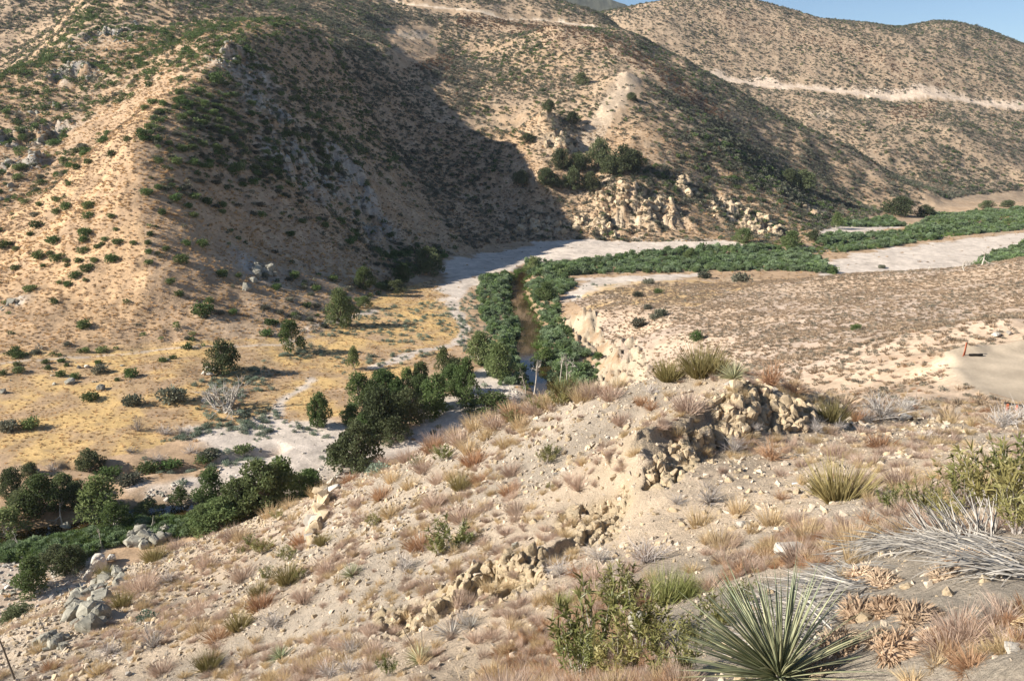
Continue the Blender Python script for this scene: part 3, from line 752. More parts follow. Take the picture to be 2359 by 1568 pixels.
M_ROCKW = rock_mat('pale_stone', (0.40, 0.355, 0.29), (0.585, 0.53, 0.45), 2.5, 0.05)
M_PEB = rock_mat('pebble_stone', (0.36, 0.29, 0.21), (0.56, 0.47, 0.36), 2.0, 0.02)

def unit(a):
    return a / np.maximum(np.linalg.norm(a, axis=-1, keepdims=True), 1e-6)

def leaf_quads(p, d, L, w, rng):
    n = len(p)
    L = np.broadcast_to(L, n)[:, None]; w = np.broadcast_to(w, n)[:, None]
    d = unit(d); s = unit(np.cross(d, rng.normal(size=(n, 3))))
    V = np.stack([p, p + d * L * 0.5 + s * w * 0.5, p + d * L, p + d * L * 0.5 - s * w * 0.5], 1).reshape(-1, 3)
    return V, np.arange(4 * n).reshape(n, 4)

def blades(p, d, L, w, rng, droop=0.25, seg=3):
    """curved tapering strips"""
    n = len(p)
    L = np.broadcast_to(L, n)[:, None]; w = np.broadcast_to(w, n)[:, None]; droop = np.broadcast_to(droop, n)[:, None]
    d = unit(d); s = unit(np.cross(d, rng.normal(size=(n, 3)) + np.array((0, 0, .001))))
    rows = []
    q = p.copy(); dd = d.copy()
    for k_ in range(seg + 1):
        ww = w * 0.5 * (1 - 0.9 * (k_ / seg) ** 1.5)
        rows.append(np.stack([q - s * ww, q + s * ww], 1))
        q = q + dd * L / seg
        dd = unit(dd + np.array((0, 0, -1.0)) * droop / seg)
    V = np.stack(rows, 1).reshape(n, -1, 3)          # n, (seg+1)*2, 3
    base = (np.arange(n) * (seg + 1) * 2)[:, None]
    F = np.concatenate([base + np.array((2 * k_, 2 * k_ + 1, 2 * k_ + 3, 2 * k_ + 2)) for k_ in range(seg)], 0)
    return V.reshape(-1, 3), F

def join(parts):
    Vs, Fs, o_ = [], [], 0
    for V, F in parts:
        Vs.append(V); Fs.append(np.asarray(F) + o_); o_ += len(V)
    return np.concatenate(Vs), np.concatenate(Fs)

def tube(pts, r0, r1, sides=6):
    pts = np.array(pts, float); n = len(pts)
    tg = unit(np.gradient(pts, axis=0))
    ref = np.array((0.31, 0.95, 0.1)) if abs(tg[0] @ np.array((0.31, 0.95, 0.1))) < 0.9 else np.array((1., 0, 0))
    a_ = unit(np.cross(tg, ref)); b_ = np.cross(tg, a_)
    rr = np.linspace(r0, r1, n)[:, None]
    V = []
    for k_ in range(sides):
        an = 2 * math.pi * k_ / sides
        V.append(pts + (a_ * math.cos(an) + b_ * math.sin(an)) * rr)
    V = np.stack(V, 1).reshape(-1, 3)
    F = []
    for i in range(n - 1):
        for k_ in range(sides):
            k2 = (k_ + 1) % sides
            F.append((i * sides + k_, i * sides + k2, (i + 1) * sides + k2, (i + 1) * sides + k_))
    return V, np.array(F)

def crown_points(rng, n, clumps, fill=0.45):
    """points spread through leaf clumps (centre, radius); mostly near each clump's skin"""
    w = np.array([c[1] ** 2 for c in clumps]); w = w / w.sum()
    k_ = rng.choice(len(clumps), n, p=w)
    c = np.array([clumps[i][0] for i in range(len(clumps))])[k_]; r = np.array([clumps[i][1] for i in range(len(clumps))])[k_][:, None]
    d = unit(rng.normal(size=(n, 3)))
    rad = 1 - fill * rng.random((n, 1)) ** 1.5
    return c + d * r * rad * np.array((1, 1, 0.85)), d

def make_shrub(seed, n, leaf, mat, squash=0.8, lobes=7):
    """round shrub about 1 m in radius"""
    rng = np.random.default_rng(seed)
    cl = []
    for i in range(lobes):
        a_ = 2 * math.pi * i / lobes + rng.random(); rr = 0.25 + 0.35 * rng.random()
        cl.append((np.array((math.cos(a_) * rr, math.sin(a_) * rr, (0.35 + 0.45 * rng.random()) * squash)), 0.36 + 0.20 * rng.random()))
    cl.append((np.array((0, 0, 0.5 * squash)), 0.6))
    p, d = crown_points(rng, n, cl)
    p[:, 2] = np.maximum(p[:, 2], 0.0)
    lone = np.linalg.norm(p[:, None] - p[None], axis=2)
    lone[np.arange(n), np.arange(n)] = 9
    p = np.where((np.sort(lone, axis=1)[:, 2] > leaf * 0.8)[:, None], p * 0.75, p)
    V, F = leaf_quads(p, d + rng.normal(size=d.shape) * 0.7 + np.array((0, 0, .35)), leaf * (0.6 + 0.8 * rng.random(n)), leaf * 0.62, rng)
    if n > 150:
        V, F = join([(V, F)] + [tube([(0, 0, -0.05), tuple(c_[0] * 0.55 + np.array((0, 0, -0.04))), tuple(c_[0] + np.array((0, 0, c_[1] * 0.6)))], 0.03, 0.012, 4) for c_ in cl])
    return mesh_np('shrub', V, F, mat, False)

def make_tuft(seed, n, mat, h=0.5, w=0.05, spread=0.6, base=0.25, droop=0.5, seg=2):
    rng = np.random.default_rng(seed)
    a_ = rng.random(n) * 2 * math.pi; r = np.sqrt(rng.random(n)) * base
    p = np.stack([np.cos(a_) * r, np.sin(a_) * r, np.zeros(n) - 0.02], 1)
    d = np.stack([np.cos(a_) * r / base * spread, np.sin(a_) * r / base * spread, np.ones(n)], 1) + rng.normal(size=(n, 3)) * 0.22
    d[:, 2] = np.abs(d[:, 2])
    V, F = blades(p, d, h * (0.55 + 0.6 * rng.random(n)), w, rng, droop * rng.random(n), seg)
    return mesh_np('tuft', V, F, mat, False)

def make_twig(seed, mat, n=36, h=0.5, w=0.013, leafn=0, leafmat=None):
    """sparse branching shrub of bare stems"""
    rng = np.random.default_rng(seed)
    parts = []
    for i in range(n):
        a_ = rng.random() * 6.283; tilt = 0.25 + 0.9 * rng.random()
        d = np.array((math.cos(a_) * math.sin(tilt), math.sin(a_) * math.sin(tilt), math.cos(tilt)))
        L = h * (0.6 + 0.6 * rng.random())
        nb = 9
        o_ = d * L * rng.random((nb, 1)) * 0.8 + rng.normal(size=(nb, 3)) * 0.01
        dd = unit(d + rng.normal(size=(nb, 3)) * 0.55)
        parts.append(blades(np.zeros((1, 3)), d[None], L, w, rng, 0.2, 3))
        parts.append(blades(o_, dd, L * 0.45 * (0.5 + rng.random(nb)), w * 0.6, rng, 0.2, 2))
    V, F = join(parts)
    return mesh_np('twigs', V, F, mat, False)

def make_yerba(seed, n=26, h=0.8, mat=None):
    """stems carrying whorls of lance-shaped leaves"""
    rng = np.random.default_rng(seed)
    sp, lp = [], []
    for i in range(n):
        a_ = rng.random() * 6.283; tilt = rng.random() ** 0.7 * 0.75
        d = np.array((math.cos(a_) * math.sin(tilt), math.sin(a_) * math.sin(tilt), math.cos(tilt)))
        L = h * (0.55 + 0.55 * rng.random())
        p0 = np.array((math.cos(a_), math.sin(a_), 0)) * 0.12 * rng.random()
        sp.append(blades(p0[None], d[None], L, 0.012, rng, -0.15, 3))
        nl = 20
        f = 0.35 + 0.65 * rng.random(nl) ** 0.6
        pos = p0 + d * (L * f)[:, None]
        ld = unit(d * 0.75 + unit(rng.normal(size=(nl, 3))) * 0.9)
        lp.append(blades(pos, ld, 0.135 * (0.6 + 0.7 * rng.random(nl)), 0.027, rng, 0.35, 2))
    Vs, Fs = join(sp); Vl, Fl = join(lp)
    return mesh_np('stems', Vs, Fs, M_GREYT, False), mesh_np('leaves', Vl, Fl, mat or M_YERBA, False)

def make_rosette(seed, n, L, w, mat, low=0.0, lean=(0, 0, 0), droop=0.12):
    rng = np.random.default_rng(seed)
    z = low + (1 - low) * rng.random(n); a_ = rng.random(n) * 6.283
    s = np.sqrt(1 - z * z)
    d = np.stack([np.cos(a_) * s, np.sin(a_) * s, z], 1) + np.array(lean)
    V, F = blades(unit(d) * 0.04, d, L * (0.75 + 0.35 * rng.random(n)), w, rng, droop * rng.random(n), 3)
    return mesh_np('rosette', V, F, mat, False)

def make_rock(seed, n=16, sharp=0.6, flat=0.8, mat=None, sub=0):
    """angular block: hull of random points, optionally broken up by finer relief"""
    rng = np.random.default_rng(seed)
    p = unit(rng.normal(size=(n, 3)))
    p = np.sign(p) * np.abs(p) ** sharp
    p *= np.array((1, 0.8 + 0.3 * rng.random(), flat)) * 0.5 * (0.85 + 0.3 * rng.random((n, 1)))
    bm = bmesh.new()
    for q in p: bm.verts.new(q)
    r = bmesh.ops.convex_hull(bm, input=bm.verts)
    bmesh.ops.delete(bm, geom=[v for v in bm.verts if not v.link_faces], context='VERTS')
    if sub:
        bmesh.ops.bevel(bm, geom=bm.edges[:], offset=0.035, segments=1, affect='EDGES')
        bmesh.ops.triangulate(bm, faces=bm.faces[:])
        for _ in range(sub):
            bmesh.ops.subdivide_edges(bm, edges=bm.edges[:], cuts=1, use_grid_fill=True)
        for v in bm.verts:
            c = v.co
            k_ = 0.045 * (math.sin(c.x * 11 + seed) * math.cos(c.y * 9 + c.z * 7) + 0.6 * math.sin(c.y * 23 + c.z * 17 + seed) + 0.5 * math.sin(c.x * 31 - c.z * 29))
            v.co = c * (1 + k_)
    bmesh.ops.recalc_face_normals(bm, faces=bm.faces[:])
    me = bpy.data.meshes.new('rock'); bm.to_mesh(me); bm.free()
    me.polygons.foreach_set('use_smooth', [False] * len(me.polygons))
    if mat: me.materials.append(mat)
    return me

def make_tree(seed, n, leaf, lmat, bmat, wide=0.42, lobes=13, low=0.22, taper=0.5):
    """tree of height 1: trunk with limbs, crown of many leaf clumps"""
    rng = np.random.default_rng(seed)
    cl, br = [], []
    top = np.array((rng.normal() * 0.05, rng.normal() * 0.05, 0.8))
    trunk = [np.zeros(3), np.array((0.01, 0.0, 0.2)), top * 0.5 + np.array((0.02, 0.01, 0.03)), top]
    br.append(tube(trunk, 0.035, 0.008, 7))
    for i in range(lobes):
        h = low + (1 - low - 0.12) * ((i + rng.random()) / lobes)
        a_ = i * 2.4 + rng.random()
        prof = math.sin(math.pi * min(1, (h - low * 0.6) / (1.02 - low * 0.6)) ** taper)
        rr = wide * prof * (0.35 + 0.85 * rng.random())
        c = np.array((math.cos(a_) * rr, math.sin(a_) * rr, h))
        cl.append((c, (0.065 + 0.12 * rng.random() ** 1.5) * (0.75 + wide)))
        p0 = np.array((0.01, 0, max(0.1, h - 0.22)))
        br.append(tube([p0, (p0 + c) / 2 + np.array((0, 0, 0.03)), c], 0.014, 0.003, 5))
    cl.append((np.array((top[0], top[1], 0.88)), 0.12))
    p, d = crown_points(rng, n, cl, 0.6)
    V, F = leaf_quads(p, d + rng.normal(size=d.shape) * 0.8, leaf * (0.6 + 0.8 * rng.random(n)), leaf * 0.65, rng)
    Vt, Ft = join(br)
    return mesh_np('trunk', Vt, Ft, bmat, True), mesh_np('crown', V, F, lmat, False)

def make_snag(seed, mat, forks=3, depth=3, thick=0.022, stems=1):
    """bare dead tree of height 1"""
    rng = np.random.default_rng(seed)
    parts = []
    def grow(p, d, L, r, k_):
        q = p + d * L * 0.5 + rng.normal(size=3) * L * 0.06
        e = q + unit(d + rng.normal(size=3) * 0.25) * L * 0.5
        parts.append(tube([p, q, e], r, r * 0.55, 5))
        if k_ == 0: return
        for _ in range(forks):
            f = 0.45 + 0.55 * rng.random()
            s = p + (e - p) * f
            grow(s, unit(d + rng.normal(size=3) * 0.62 + np.array((0, 0, .12))), L * (0.5 + 0.25 * rng.random()), r * 0.5, k_ - 1)
    for k0 in range(stems):
        lean = 0.1 if stems == 1 else 0.75
        grow(np.zeros(3), unit(np.array((lean * rng.normal(), lean * rng.normal(), 1))), 0.5, thick, depth)
    V, F = join(parts)
    return mesh_np('limbs', V, F, mat, True)

SHRUBS = [make_shrub(s, 520, 0.20, M_CHAP, 0.85) for s in range(5)]
SHRUBS_DK = [make_shrub(24 + s, 600, 0.22, M_DARK, 0.8) for s in range(4)]
LO_GREEN = [make_shrub(40 + s, 110, 0.34, M_CHAP, 0.8, 5) for s in range(4)]
LO_DARK = [make_shrub(50 + s, 110, 0.34, M_DARK, 0.75, 5) for s in range(4)]
LO_SAGE = [make_shrub(60 + s, 90, 0.34, M_SAGE, 0.7, 5) for s in range(4)]
LO_BROWN = [make_shrub(70 + s, 100, 0.32, M_BROWN, 0.65, 5) for s in range(3)]
LO_DRY = [make_tuft(80 + s, 34, M_DRY, 0.55, 0.11, 1.0, 0.32, 0.8, 2) for s in range(4)]
LO_DUN = [make_tuft(90 + s, 34, M_DUN, 0.5, 0.11, 1.2, 0.36, 0.8, 2) for s in range(4)]
WILLOWS = [make_shrub(100 + s, 420, 0.26, (M_WILLOW, M_WILLOW, M_WILLOW2, M_WILLOW)[s], 1.0 + 0.15 * (s == 3), 8) for s in range(4)]
REEDS = [make_tuft(110 + s, 90, M_REED, 1.2, 0.07, 0.5, 0.5, 0.6, 2) for s in range(3)]
BLUSAGE = [make_shrub(120 + s, 220, 0.18, M_BLUSAGE, 0.6, 6) for s in range(3)]
TREES = [make_tree(200 + s, 4200, 0.055, M_TREE, M_BARK, 0.42, 30, 0.12) for s in range(4)]
OAKS = [make_tree(220 + s, 4200, 0.06, M_OAK, M_BARK, 0.52, 32, 0.08) for s in range(3)]
COTTON = [make_tree(240 + s, 2600, 0.058, M_COTTON, M_WBARK, 0.38, 22, 0.2) for s in range(3)]
SNAGS = [make_snag(260 + s, M_WBARK, 3, 3, 0.045) for s in range(4)]
BIGSNAG = make_snag(270, M_WBARK, 4, 3, 0.034, 5)
GRASS_S = [make_tuft(300 + s, 200, M_STRAW, 0.42, 0.011, 0.75, 0.14, 0.5, 3) for s in range(3)]
GRASS_P = [make_tuft(310 + s, 340, M_PINK, 0.42, 0.011, 1.1, 0.17, 0.4, 3) for s in range(3)]
GRASS_R = [make_tuft(320 + s, 300, M_RUST, 0.36, 0.012, 1.2, 0.18, 0.5, 3) for s in range(3)]
TWIGS_G = [make_twig(330 + s, M_GREYT) for s in range(3)]
TWIGS_P = [make_twig(340 + s, M_PALE, 40, 0.55, 0.012) for s in range(2)]
TWIGS_R = [make_twig(345 + s, M_RUST, 34, 0.42, 0.012) for s in range(2)]
BROOM = [make_tuft(350 + s, 420, M_OLIVE, 0.5, 0.012, 0.9, 0.16, 0.12, 3) for s in range(2)]
EPHED = [make_tuft(360 + s, 420, M_EPH, 0.55, 0.011, 0.55, 0.18, 0.1, 3) for s in range(2)]
YERBA = [make_yerba(370 + s, 34, 0.8) for s in range(3)]
YUCCA = [make_rosette(380 + s, 190, 0.55, 0.022, M_YUCCA, -0.05) for s in range(2)]
DEADR = [make_rosette(390 + s, 150, 0.5, 0.02, M_DEADY, -0.2, (0, 0, -0.2), 0.5) for s in range(2)]
ROCKG = [make_rock(400 + s, 20, 0.5, 0.8, M_ROCKG, 1) for s in range(6)]
ROCKB = [make_rock(410 + s, 15, 0.55, 0.8, M_ROCKB, 0) for s in range(7)]
ROCKW = [make_rock(420 + s, 18, 0.75, 0.7, M_ROCKW, 2) for s in range(5)]
ROCKG_LO = [make_rock(430 + s, 15, 0.6, 0.8, M_ROCKG, 0) for s in range(6)]
ROCKW_LO = [make_rock(440 + s, 14, 0.8, 0.7, M_ROCKW, 0) for s in range(4)]
PEBS = [make_rock(450 + s, 10, 0.8, 0.6, M_PEB, 0) for s in range(5)]

# ------------------------------------------------------------------ placing helpers
def empty(name, loc, label, cat, group=None, rz=0.0, s=1.0):
    o = bpy.data.objects.new(name, None)
    o.empty_display_size = 0.2
    col.objects.link(o)
    o.location = loc; o.rotation_euler = (0, 0, rz); o.scale = (s, s, s) if np.isscalar(s) else s
    return tag(o, label, cat, group)

def put(name, meshes, loc, s, label, cat, group=None, rot=None, parts=None):
    """one plant or stone; meshes: one mesh, or {part name: mesh}"""
    rot = rot if rot is not None else (random.uniform(-.08, .08), random.uniform(-.08, .08), random.uniform(0, 6.28))
    s = (s, s, s) if np.isscalar(s) else s
    if isinstance(meshes, dict):
        o = empty(name, loc, label, cat, group)
        o.rotation_euler = rot; o.scale = s
        for pn, me in meshes.items():
            link(pn, me, o)
    else:
        o = link(name, meshes, None, None, label, cat, group, loc)
        o.rotation_euler = rot; o.scale = s
    return o

def mpp(p):
    """metres per photograph pixel (2358 wide) at a place"""
    return (p[1] * CP - (p[2] - ZC) * SP) / FPX

def scatter_stuff(name, pts, scl, meshes, label, cat, seed, normal_tilt=0.12, zsc=None, pick=None):
    """one object holding many instances of a few prototype meshes"""
    rng = np.random.default_rng(seed)
    n = len(pts)
    if n == 0: return
    pc = bpy.data.collections.new(name + '_kinds')
    for i, me in enumerate(meshes):
        pc.objects.link(bpy.data.objects.new('%s_kind_%02d' % (name, i), me))
    me = bpy.data.meshes.new(name)
    me.vertices.add(n); me.vertices.foreach_set('co', np.asarray(pts, np.float32).ravel())
    rot = np.stack([rng.normal(size=n) * normal_tilt, rng.normal(size=n) * normal_tilt, rng.random(n) * 6.283], 1)
    s3 = np.repeat(np.asarray(scl, float)[:, None], 3, 1) * (0.8 + 0.4 * rng.random((n, 3)))
    if zsc is not None: s3[:, 2] *= zsc
    a = me.attributes.new('rot', 'FLOAT_VECTOR', 'POINT'); a.data.foreach_set('vector', rot.astype(np.float32).ravel())
    a = me.attributes.new('scl', 'FLOAT_VECTOR', 'POINT'); a.data.foreach_set('vector', s3.astype(np.float32).ravel())
    a = me.attributes.new('pid', 'INT', 'POINT'); a.data.foreach_set('value', (rng.integers(0, len(meshes), n) if pick is None else pick).astype(np.int32))
    o = link(name, me, None, 'stuff', label, cat)
    g = bpy.data.node_groups.new(name + '_scatter', 'GeometryNodeTree')
    g.interface.new_socket('Geometry', in_out='INPUT', socket_type='NodeSocketGeometry')
    g.interface.new_socket('Geometry', in_out='OUTPUT', socket_type='NodeSocketGeometry')
    gi, go = g.nodes.new('NodeGroupInput'), g.nodes.new('NodeGroupOutput')
    ip = g.nodes.new('GeometryNodeInstanceOnPoints'); ci = g.nodes.new('GeometryNodeCollectionInfo')
    ci.inputs['Collection'].default_value = pc
    ci.inputs['Separate Children'].default_value = True
    ci.inputs['Reset Children'].default_value = True
    ip.inputs['Pick Instance'].default_value = True
    def att(nm, ty):
        q = g.nodes.new('GeometryNodeInputNamedAttribute'); q.data_type = ty; q.inputs['Name'].default_value = nm
        return q.outputs['Attribute']
    L = g.links.new
    L(gi.outputs[0], ip.inputs['Points']); L(ci.outputs[0], ip.inputs['Instance'])
    L(att('pid', 'INT'), ip.inputs['Instance Index'])
    er = g.nodes.new('FunctionNodeEulerToRotation')
    L(att('rot', 'FLOAT_VECTOR'), er.inputs[0]); L(er.outputs[0], ip.inputs['Rotation'])
    L(att('scl', 'FLOAT_VECTOR'), ip.inputs['Scale'])
    L(ip.outputs[0], go.inputs[0])
    mod = o.modifiers.new('scatter', 'NODES'); mod.node_group = g
    return o

# candidates for scattering: random points of the sheet that stand in sight, weighted by true area
def candidates(n, rmin, rmax, seed, extra=0.0):
    """random places on the seen ground between two distances, even per square metre"""
    rng = np.random.default_rng(seed)
    th = rng.uniform(math.radians(-41), math.radians(41), n)
    r = np.sqrt(rng.uniform(rmin ** 2, rmax ** 2, n))
    x, y = np.sin(th) * r, np.cos(th) * r
    i = np.clip(np.searchsorted(TH, th), 0, NT_ - 1); j = np.clip(np.searchsorted(RR, r), 0, NR_ - 1)
    z = ground(x, y)
    u, v = project(x, y, z)
    jj = np.minimum(j + 2, NR_ - 1)
    ok = (VIS[i, j] | VIS[i, jj] | (TAN[i, j] > np.maximum.accumulate(TAN, axis=1)[i, j] - 0.004 - extra)) & (u > -60) & (u < 2420) & (v > -60) & (v < 1640)
    return dict(x=x[ok], y=y[ok], z=z[ok], u=u[ok], v=v[ok], r=r[ok], n=int(ok.sum()), sl=SLOPE[i, j][ok], rk=RKM[i, j][ok], alb=ALB[i, j][ok], road=np.minimum(rb_d, rc_d)[i, j][ok], rd=r_d[i, j][ok], sm=sm[i, j][ok], pad=pin[i, j][ok])
# ================================================================== brush on the hills
TREE_GROUND = []                     # filled by the list of trees; kept for reference
def sub(c, m):
    return {k_: (v_[m] if k_ != 'n' else int(m.sum())) for k_, v_ in c.items()}
def pts_of(c, dz=0.0):
    return np.stack([c['x'], c['y'], c['z'] + dz], 1)

Ha, Hb = candidates(270000, 195, 960, 1001), candidates(340000, 960, 1800, 1002)
H_ = {k_: (np.concatenate([Ha[k_], Hb[k_]]) if k_ != 'n' else Ha['n'] + Hb['n']) for k_ in Ha}
rg = np.random.default_rng(77)
tex1 = fbm(H_['x'], H_['y'], 45, 4, 201); tex2 = fbm(H_['x'], H_['y'], 130, 2, 205)
toe_in = in_poly(H_['x'], H_['y'], toe); on_ter = in_poly(H_['x'], H_['y'], ter)
hill = ~toe_in & ~on_ter & (H_['road'] > 14)
nose = in_poly(H_['x'], H_['y'], gr_poly)
ridge_r = in_poly(H_['x'], H_['y'], ridge_poly)
bare = in_poly(H_['u'], H_['v'], [(1455, 150), (1490, 200), (1440, 260), (1400, 320), (1330, 340), (1370, 260), (1410, 200)]) & (H_['r'] > 500)
bare |= in_poly(H_['u'], H_['v'], [(880, 60), (1000, 60), (1010, 130), (920, 160)]) & (H_['r'] > 600)
farh = H_['r'] > 930
east = (ground(H_['x'] + 4, H_['y']) - ground(H_['x'] - 4, H_['y'])) / 8.0      # < 0: falls away from the morning side
lee = sstep(0.05, 0.6, -east)                                                  # slopes turned from the sun keep more brush
low_flank = ridge_r & (lee > 0.4) & (H_['z'] < 42)
dens = 0.36 + tex1 * 0.6 + 0.42 * lee
dens = np.where(ridge_r, 0.20 + tex1 * 0.55 + 0.22 * lee, dens)
lit_side = ridge_r & (H_['x'] < np.interp(H_['y'], [q[1] for q in RIDGE], [q[0] for q in RIDGE]) - 6)
dens = np.where(lit_side, 0.27 + tex1 * 0.55, dens)
dens = np.where(low_flank, 0.13 + 0.35 * tex1, dens)
dens = np.where(nose, 0.012, dens)
dens = np.where(bare, 0.05, dens)
dens = np.where(farh, 0.62 + tex1 * 0.5 + 0.25 * lee, dens)
keep = hill & (rg.random(H_['n']) < np.clip(dens, 0, 1))
S_ = sub(H_, keep)
lee = lee[keep]
k1 = fbm(S_['x'], S_['y'], 60, 3, 211); rnd = rg.random(S_['n'])
ridge_s = in_poly(S_['x'], S_['y'], ridge_poly); far_s = S_['r'] > 930
kind = np.where(ridge_s, np.where(rnd < 0.58 - 0.25 * lee, 0, np.where(rnd < 0.82, 1, 2)), np.where(rnd < 0.12 + 0.26 * k1 - 0.08 * lee, 0, np.where(rnd < 0.46 + 0.4 * k1 + 0.2 * lee, 1, 2)))
brown_zone = (in_poly(S_['u'], S_['v'], [(1230, 60), (1290, 55), (1420, 90), (1560, 170), (1700, 290), (1620, 260), (1500, 180), (1400, 120), (1250, 110)]) | in_poly(S_['u'], S_['v'], [(1060, 25), (1220, 40), (1300, 60), (1180, 80), (1050, 60)]) | in_poly(S_['u'], S_['v'], [(930, 120), (1050, 130), (1030, 165), (940, 160)]) | in_poly(S_['u'], S_['v'], [(2040, 250), (2160, 235), (2150, 270), (2060, 285)]) | in_poly(S_['u'], S_['v'], [(1640, 20), (1760, 60), (2000, 110), (2200, 200), (2140, 200), (1900, 110), (1660, 60)]))
kind = np.where((brown_zone & (rg.random(S_['n']) < 0.75) | (rg.random(S_['n']) < 0.06)) & ~ridge_s, 3, kind)
kind = np.where(far_s & (kind == 0) & (rg.random(S_['n']) < 0.6), 1, kind)
size = np.where(kind == 0, 1.45, np.where(kind == 1, 1.4, np.where(kind == 2, 1.1, 1.1))) * (0.45 + 1.0 * rg.random(S_['n']) ** 2.0) * np.where(far_s, 1.35, np.where(ridge_s, 1.15, 1.2))
size *= np.where(ridge_s & (kind == 0), 1.2, 1.0)
size *= 1 + 0.6 * np.clip(k1, 0, 1) * (S_['v'] > 300)
appar = size / S_['r'] * (S_['v'] > -15)

lab_shrub = {
    'ridge_lit': 'rounded green chaparral shrub on the sunlit slope left of the ridge crest',
    'ridge_shade': 'dark green shrub on the shaded flank of the long ridge',
    'mid': 'green chaparral shrub on the tan middle slopes below the brown summit'}
# single shrubs: those that show largest
single = np.zeros(S_['n'], bool)
g0 = np.nonzero((kind == 0) & (S_['v'] > 0))[0]
single[g0[np.argsort(-appar[g0])][:190]] = True
d0 = np.nonzero((kind == 1) & (S_['v'] > 0))[0]
single[d0[np.argsort(-appar[d0])][:160]] = True
def where_on_ridge(i):
    z_ = S_['z'][i]
    return 'low on' if z_ < 30 else ('halfway up' if z_ < 75 else 'high on')
def big(s, a_, b_):
    return 'small' if s < a_ else ('large' if s > b_ else 'middling')
crest_x = np.interp(S_['y'], [q[1] for q in RIDGE], [q[0] for q in RIDGE])
for i in np.nonzero(single)[0]:
    p = (S_['x'][i], S_['y'][i], S_['z'][i] - 0.1 * size[i])
    if kind[i] == 0:
        key = ('ridge_lit' if S_['x'][i] < crest_x[i] else 'ridge_shade') if ridge_s[i] else 'mid'
        lb = lab_shrub[key]
        rk = ' among grey rocks' if S_['rk'][i] > 0.2 else ''
        if key == 'ridge_shade': lb = '%s dark green shrub %s the shaded flank of the long ridge%s' % (big(size[i], 2.0, 2.5), where_on_ridge(i), rk)
        if key == 'ridge_lit': lb = '%s rounded green shrub %s the sunlit side of the long ridge%s' % (big(size[i], 2.0, 2.5), where_on_ridge(i), rk)
        put('chaparral_shrub', SHRUBS[i % 5], p, (size[i], size[i], size[i] * 0.9), lb, 'shrub', {'ridge_lit': 'shrubs on the sunlit ridge side', 'ridge_shade': 'shrubs on the shaded ridge flank', 'mid': 'green shrubs on the middle slopes'}[key])
    else:
        lb = ('grey green brush clump on the rocky slope of the long ridge', 'brush clumps on the long ridge') if ridge_s[i] else ('grey green brush clump on the slopes beyond the river bend', 'brush clumps beyond the river bend')
        lb = ('%s %s' % (big(size[i], 2.1, 2.6), lb[0].replace('clump on', 'clump ' + ('low on' if S_['z'][i] < 30 else 'high on'))), lb[1])
        put('brush_clump', SHRUBS_DK[i % 4], p, (size[i], size[i], size[i] * 0.8), lb[0], 'shrub', lb[1])
rest = ~single
for kk, nm_, meshes, lb in ((0, 'green_chaparral', LO_GREEN, 'scattered green chaparral covering the hillsides'), (1, 'grey_green_brush', LO_DARK, 'grey green brush covering the hillsides'),
                            (2, 'sage_scrub', LO_SAGE, 'pale grey sage scrub dotted over the hillsides'), (3, 'brown_brush', LO_BROWN, 'rust brown brush patches on the summits and spurs')):
    q = rest & (kind == kk)
    c = sub(S_, q)
    scatter_stuff(nm_, pts_of(c, -0.1), size[q] * np.where(kk == 2, 0.9, 1), meshes, lb, 'brush', 500 + kk, zsc=0.85)

# dry clumps: nose of the ridge, the lit slopes, the golden plain and the terrace
D_ = candidates(330000, 95, 620, 1003)
dn = in_poly(D_['x'], D_['y'], gr_poly); dt = in_poly(D_['x'], D_['y'], ter); dtoe = in_poly(D_['x'], D_['y'], toe); dpl = in_poly(D_['x'], D_['y'], plain)
t1 = fbm(D_['x'], D_['y'], 12, 3, 221); t2 = fbm(D_['x'], D_['y'], 40, 2, 225)
pr = np.where(dn, 0.55, np.where(dt, 0.5 + 0.6 * t1, np.where(dpl, 0.55 + 0.6 * t1, np.where(dtoe, 0.05, 0.45 + 0.4 * t1))))
pr = np.where(dtoe & ~dt, pr * (1 - 0.93 * np.clip(D_['sm'], 0, 1)), pr)
pr = np.where(D_['pad'] | (D_['rd'] < 6), 0, pr)
pr = np.where((D_['r'] > 420), pr * 0.7, pr)
c = sub(D_, rg.random(D_['n']) < pr)
dt2 = in_poly(c['x'], c['y'], ter) | (in_poly(c['x'], c['y'], gr_poly) & (rg.random(c['n']) < 0.35)) | ((c['r'] > 330) & (rg.random(c['n']) < 0.5))
sz = (0.45 + 0.7 * rg.random(c['n']) ** 1.5) * np.where(c['r'] > 300, 1.35, 1.0) * np.where(in_poly(c['x'], c['y'], plain), 0.6, 1.0)
cd = sub(c, ~dt2); scatter_stuff('dry_grass', pts_of(cd), sz[~dt2], LO_DRY, 'golden dry grass clumps covering the plain and the ridge nose', 'grass', 511)
cd = sub(c, dt2); scatter_stuff('dun_scrub', pts_of(cd), sz[dt2] * 1.05, LO_DUN, 'low dun scrub clumps covering the river terrace', 'scrub', 512)
T_ = candidates(60000, 60, 330, 1005)
q = in_poly(T_['x'], T_['y'], ter) & ~T_['pad'] & (rg.random(T_['n']) < 0.26 + 0.6 * fbm(T_['x'], T_['y'], 15, 3, 227))
c = sub(T_, q); scatter_stuff('terrace_sage', pts_of(c), 0.28 + 0.35 * rg.random(c['n']) ** 2, LO_SAGE, 'small grey sage bushes speckling the river terrace', 'scrub', 513, zsc=0.8)

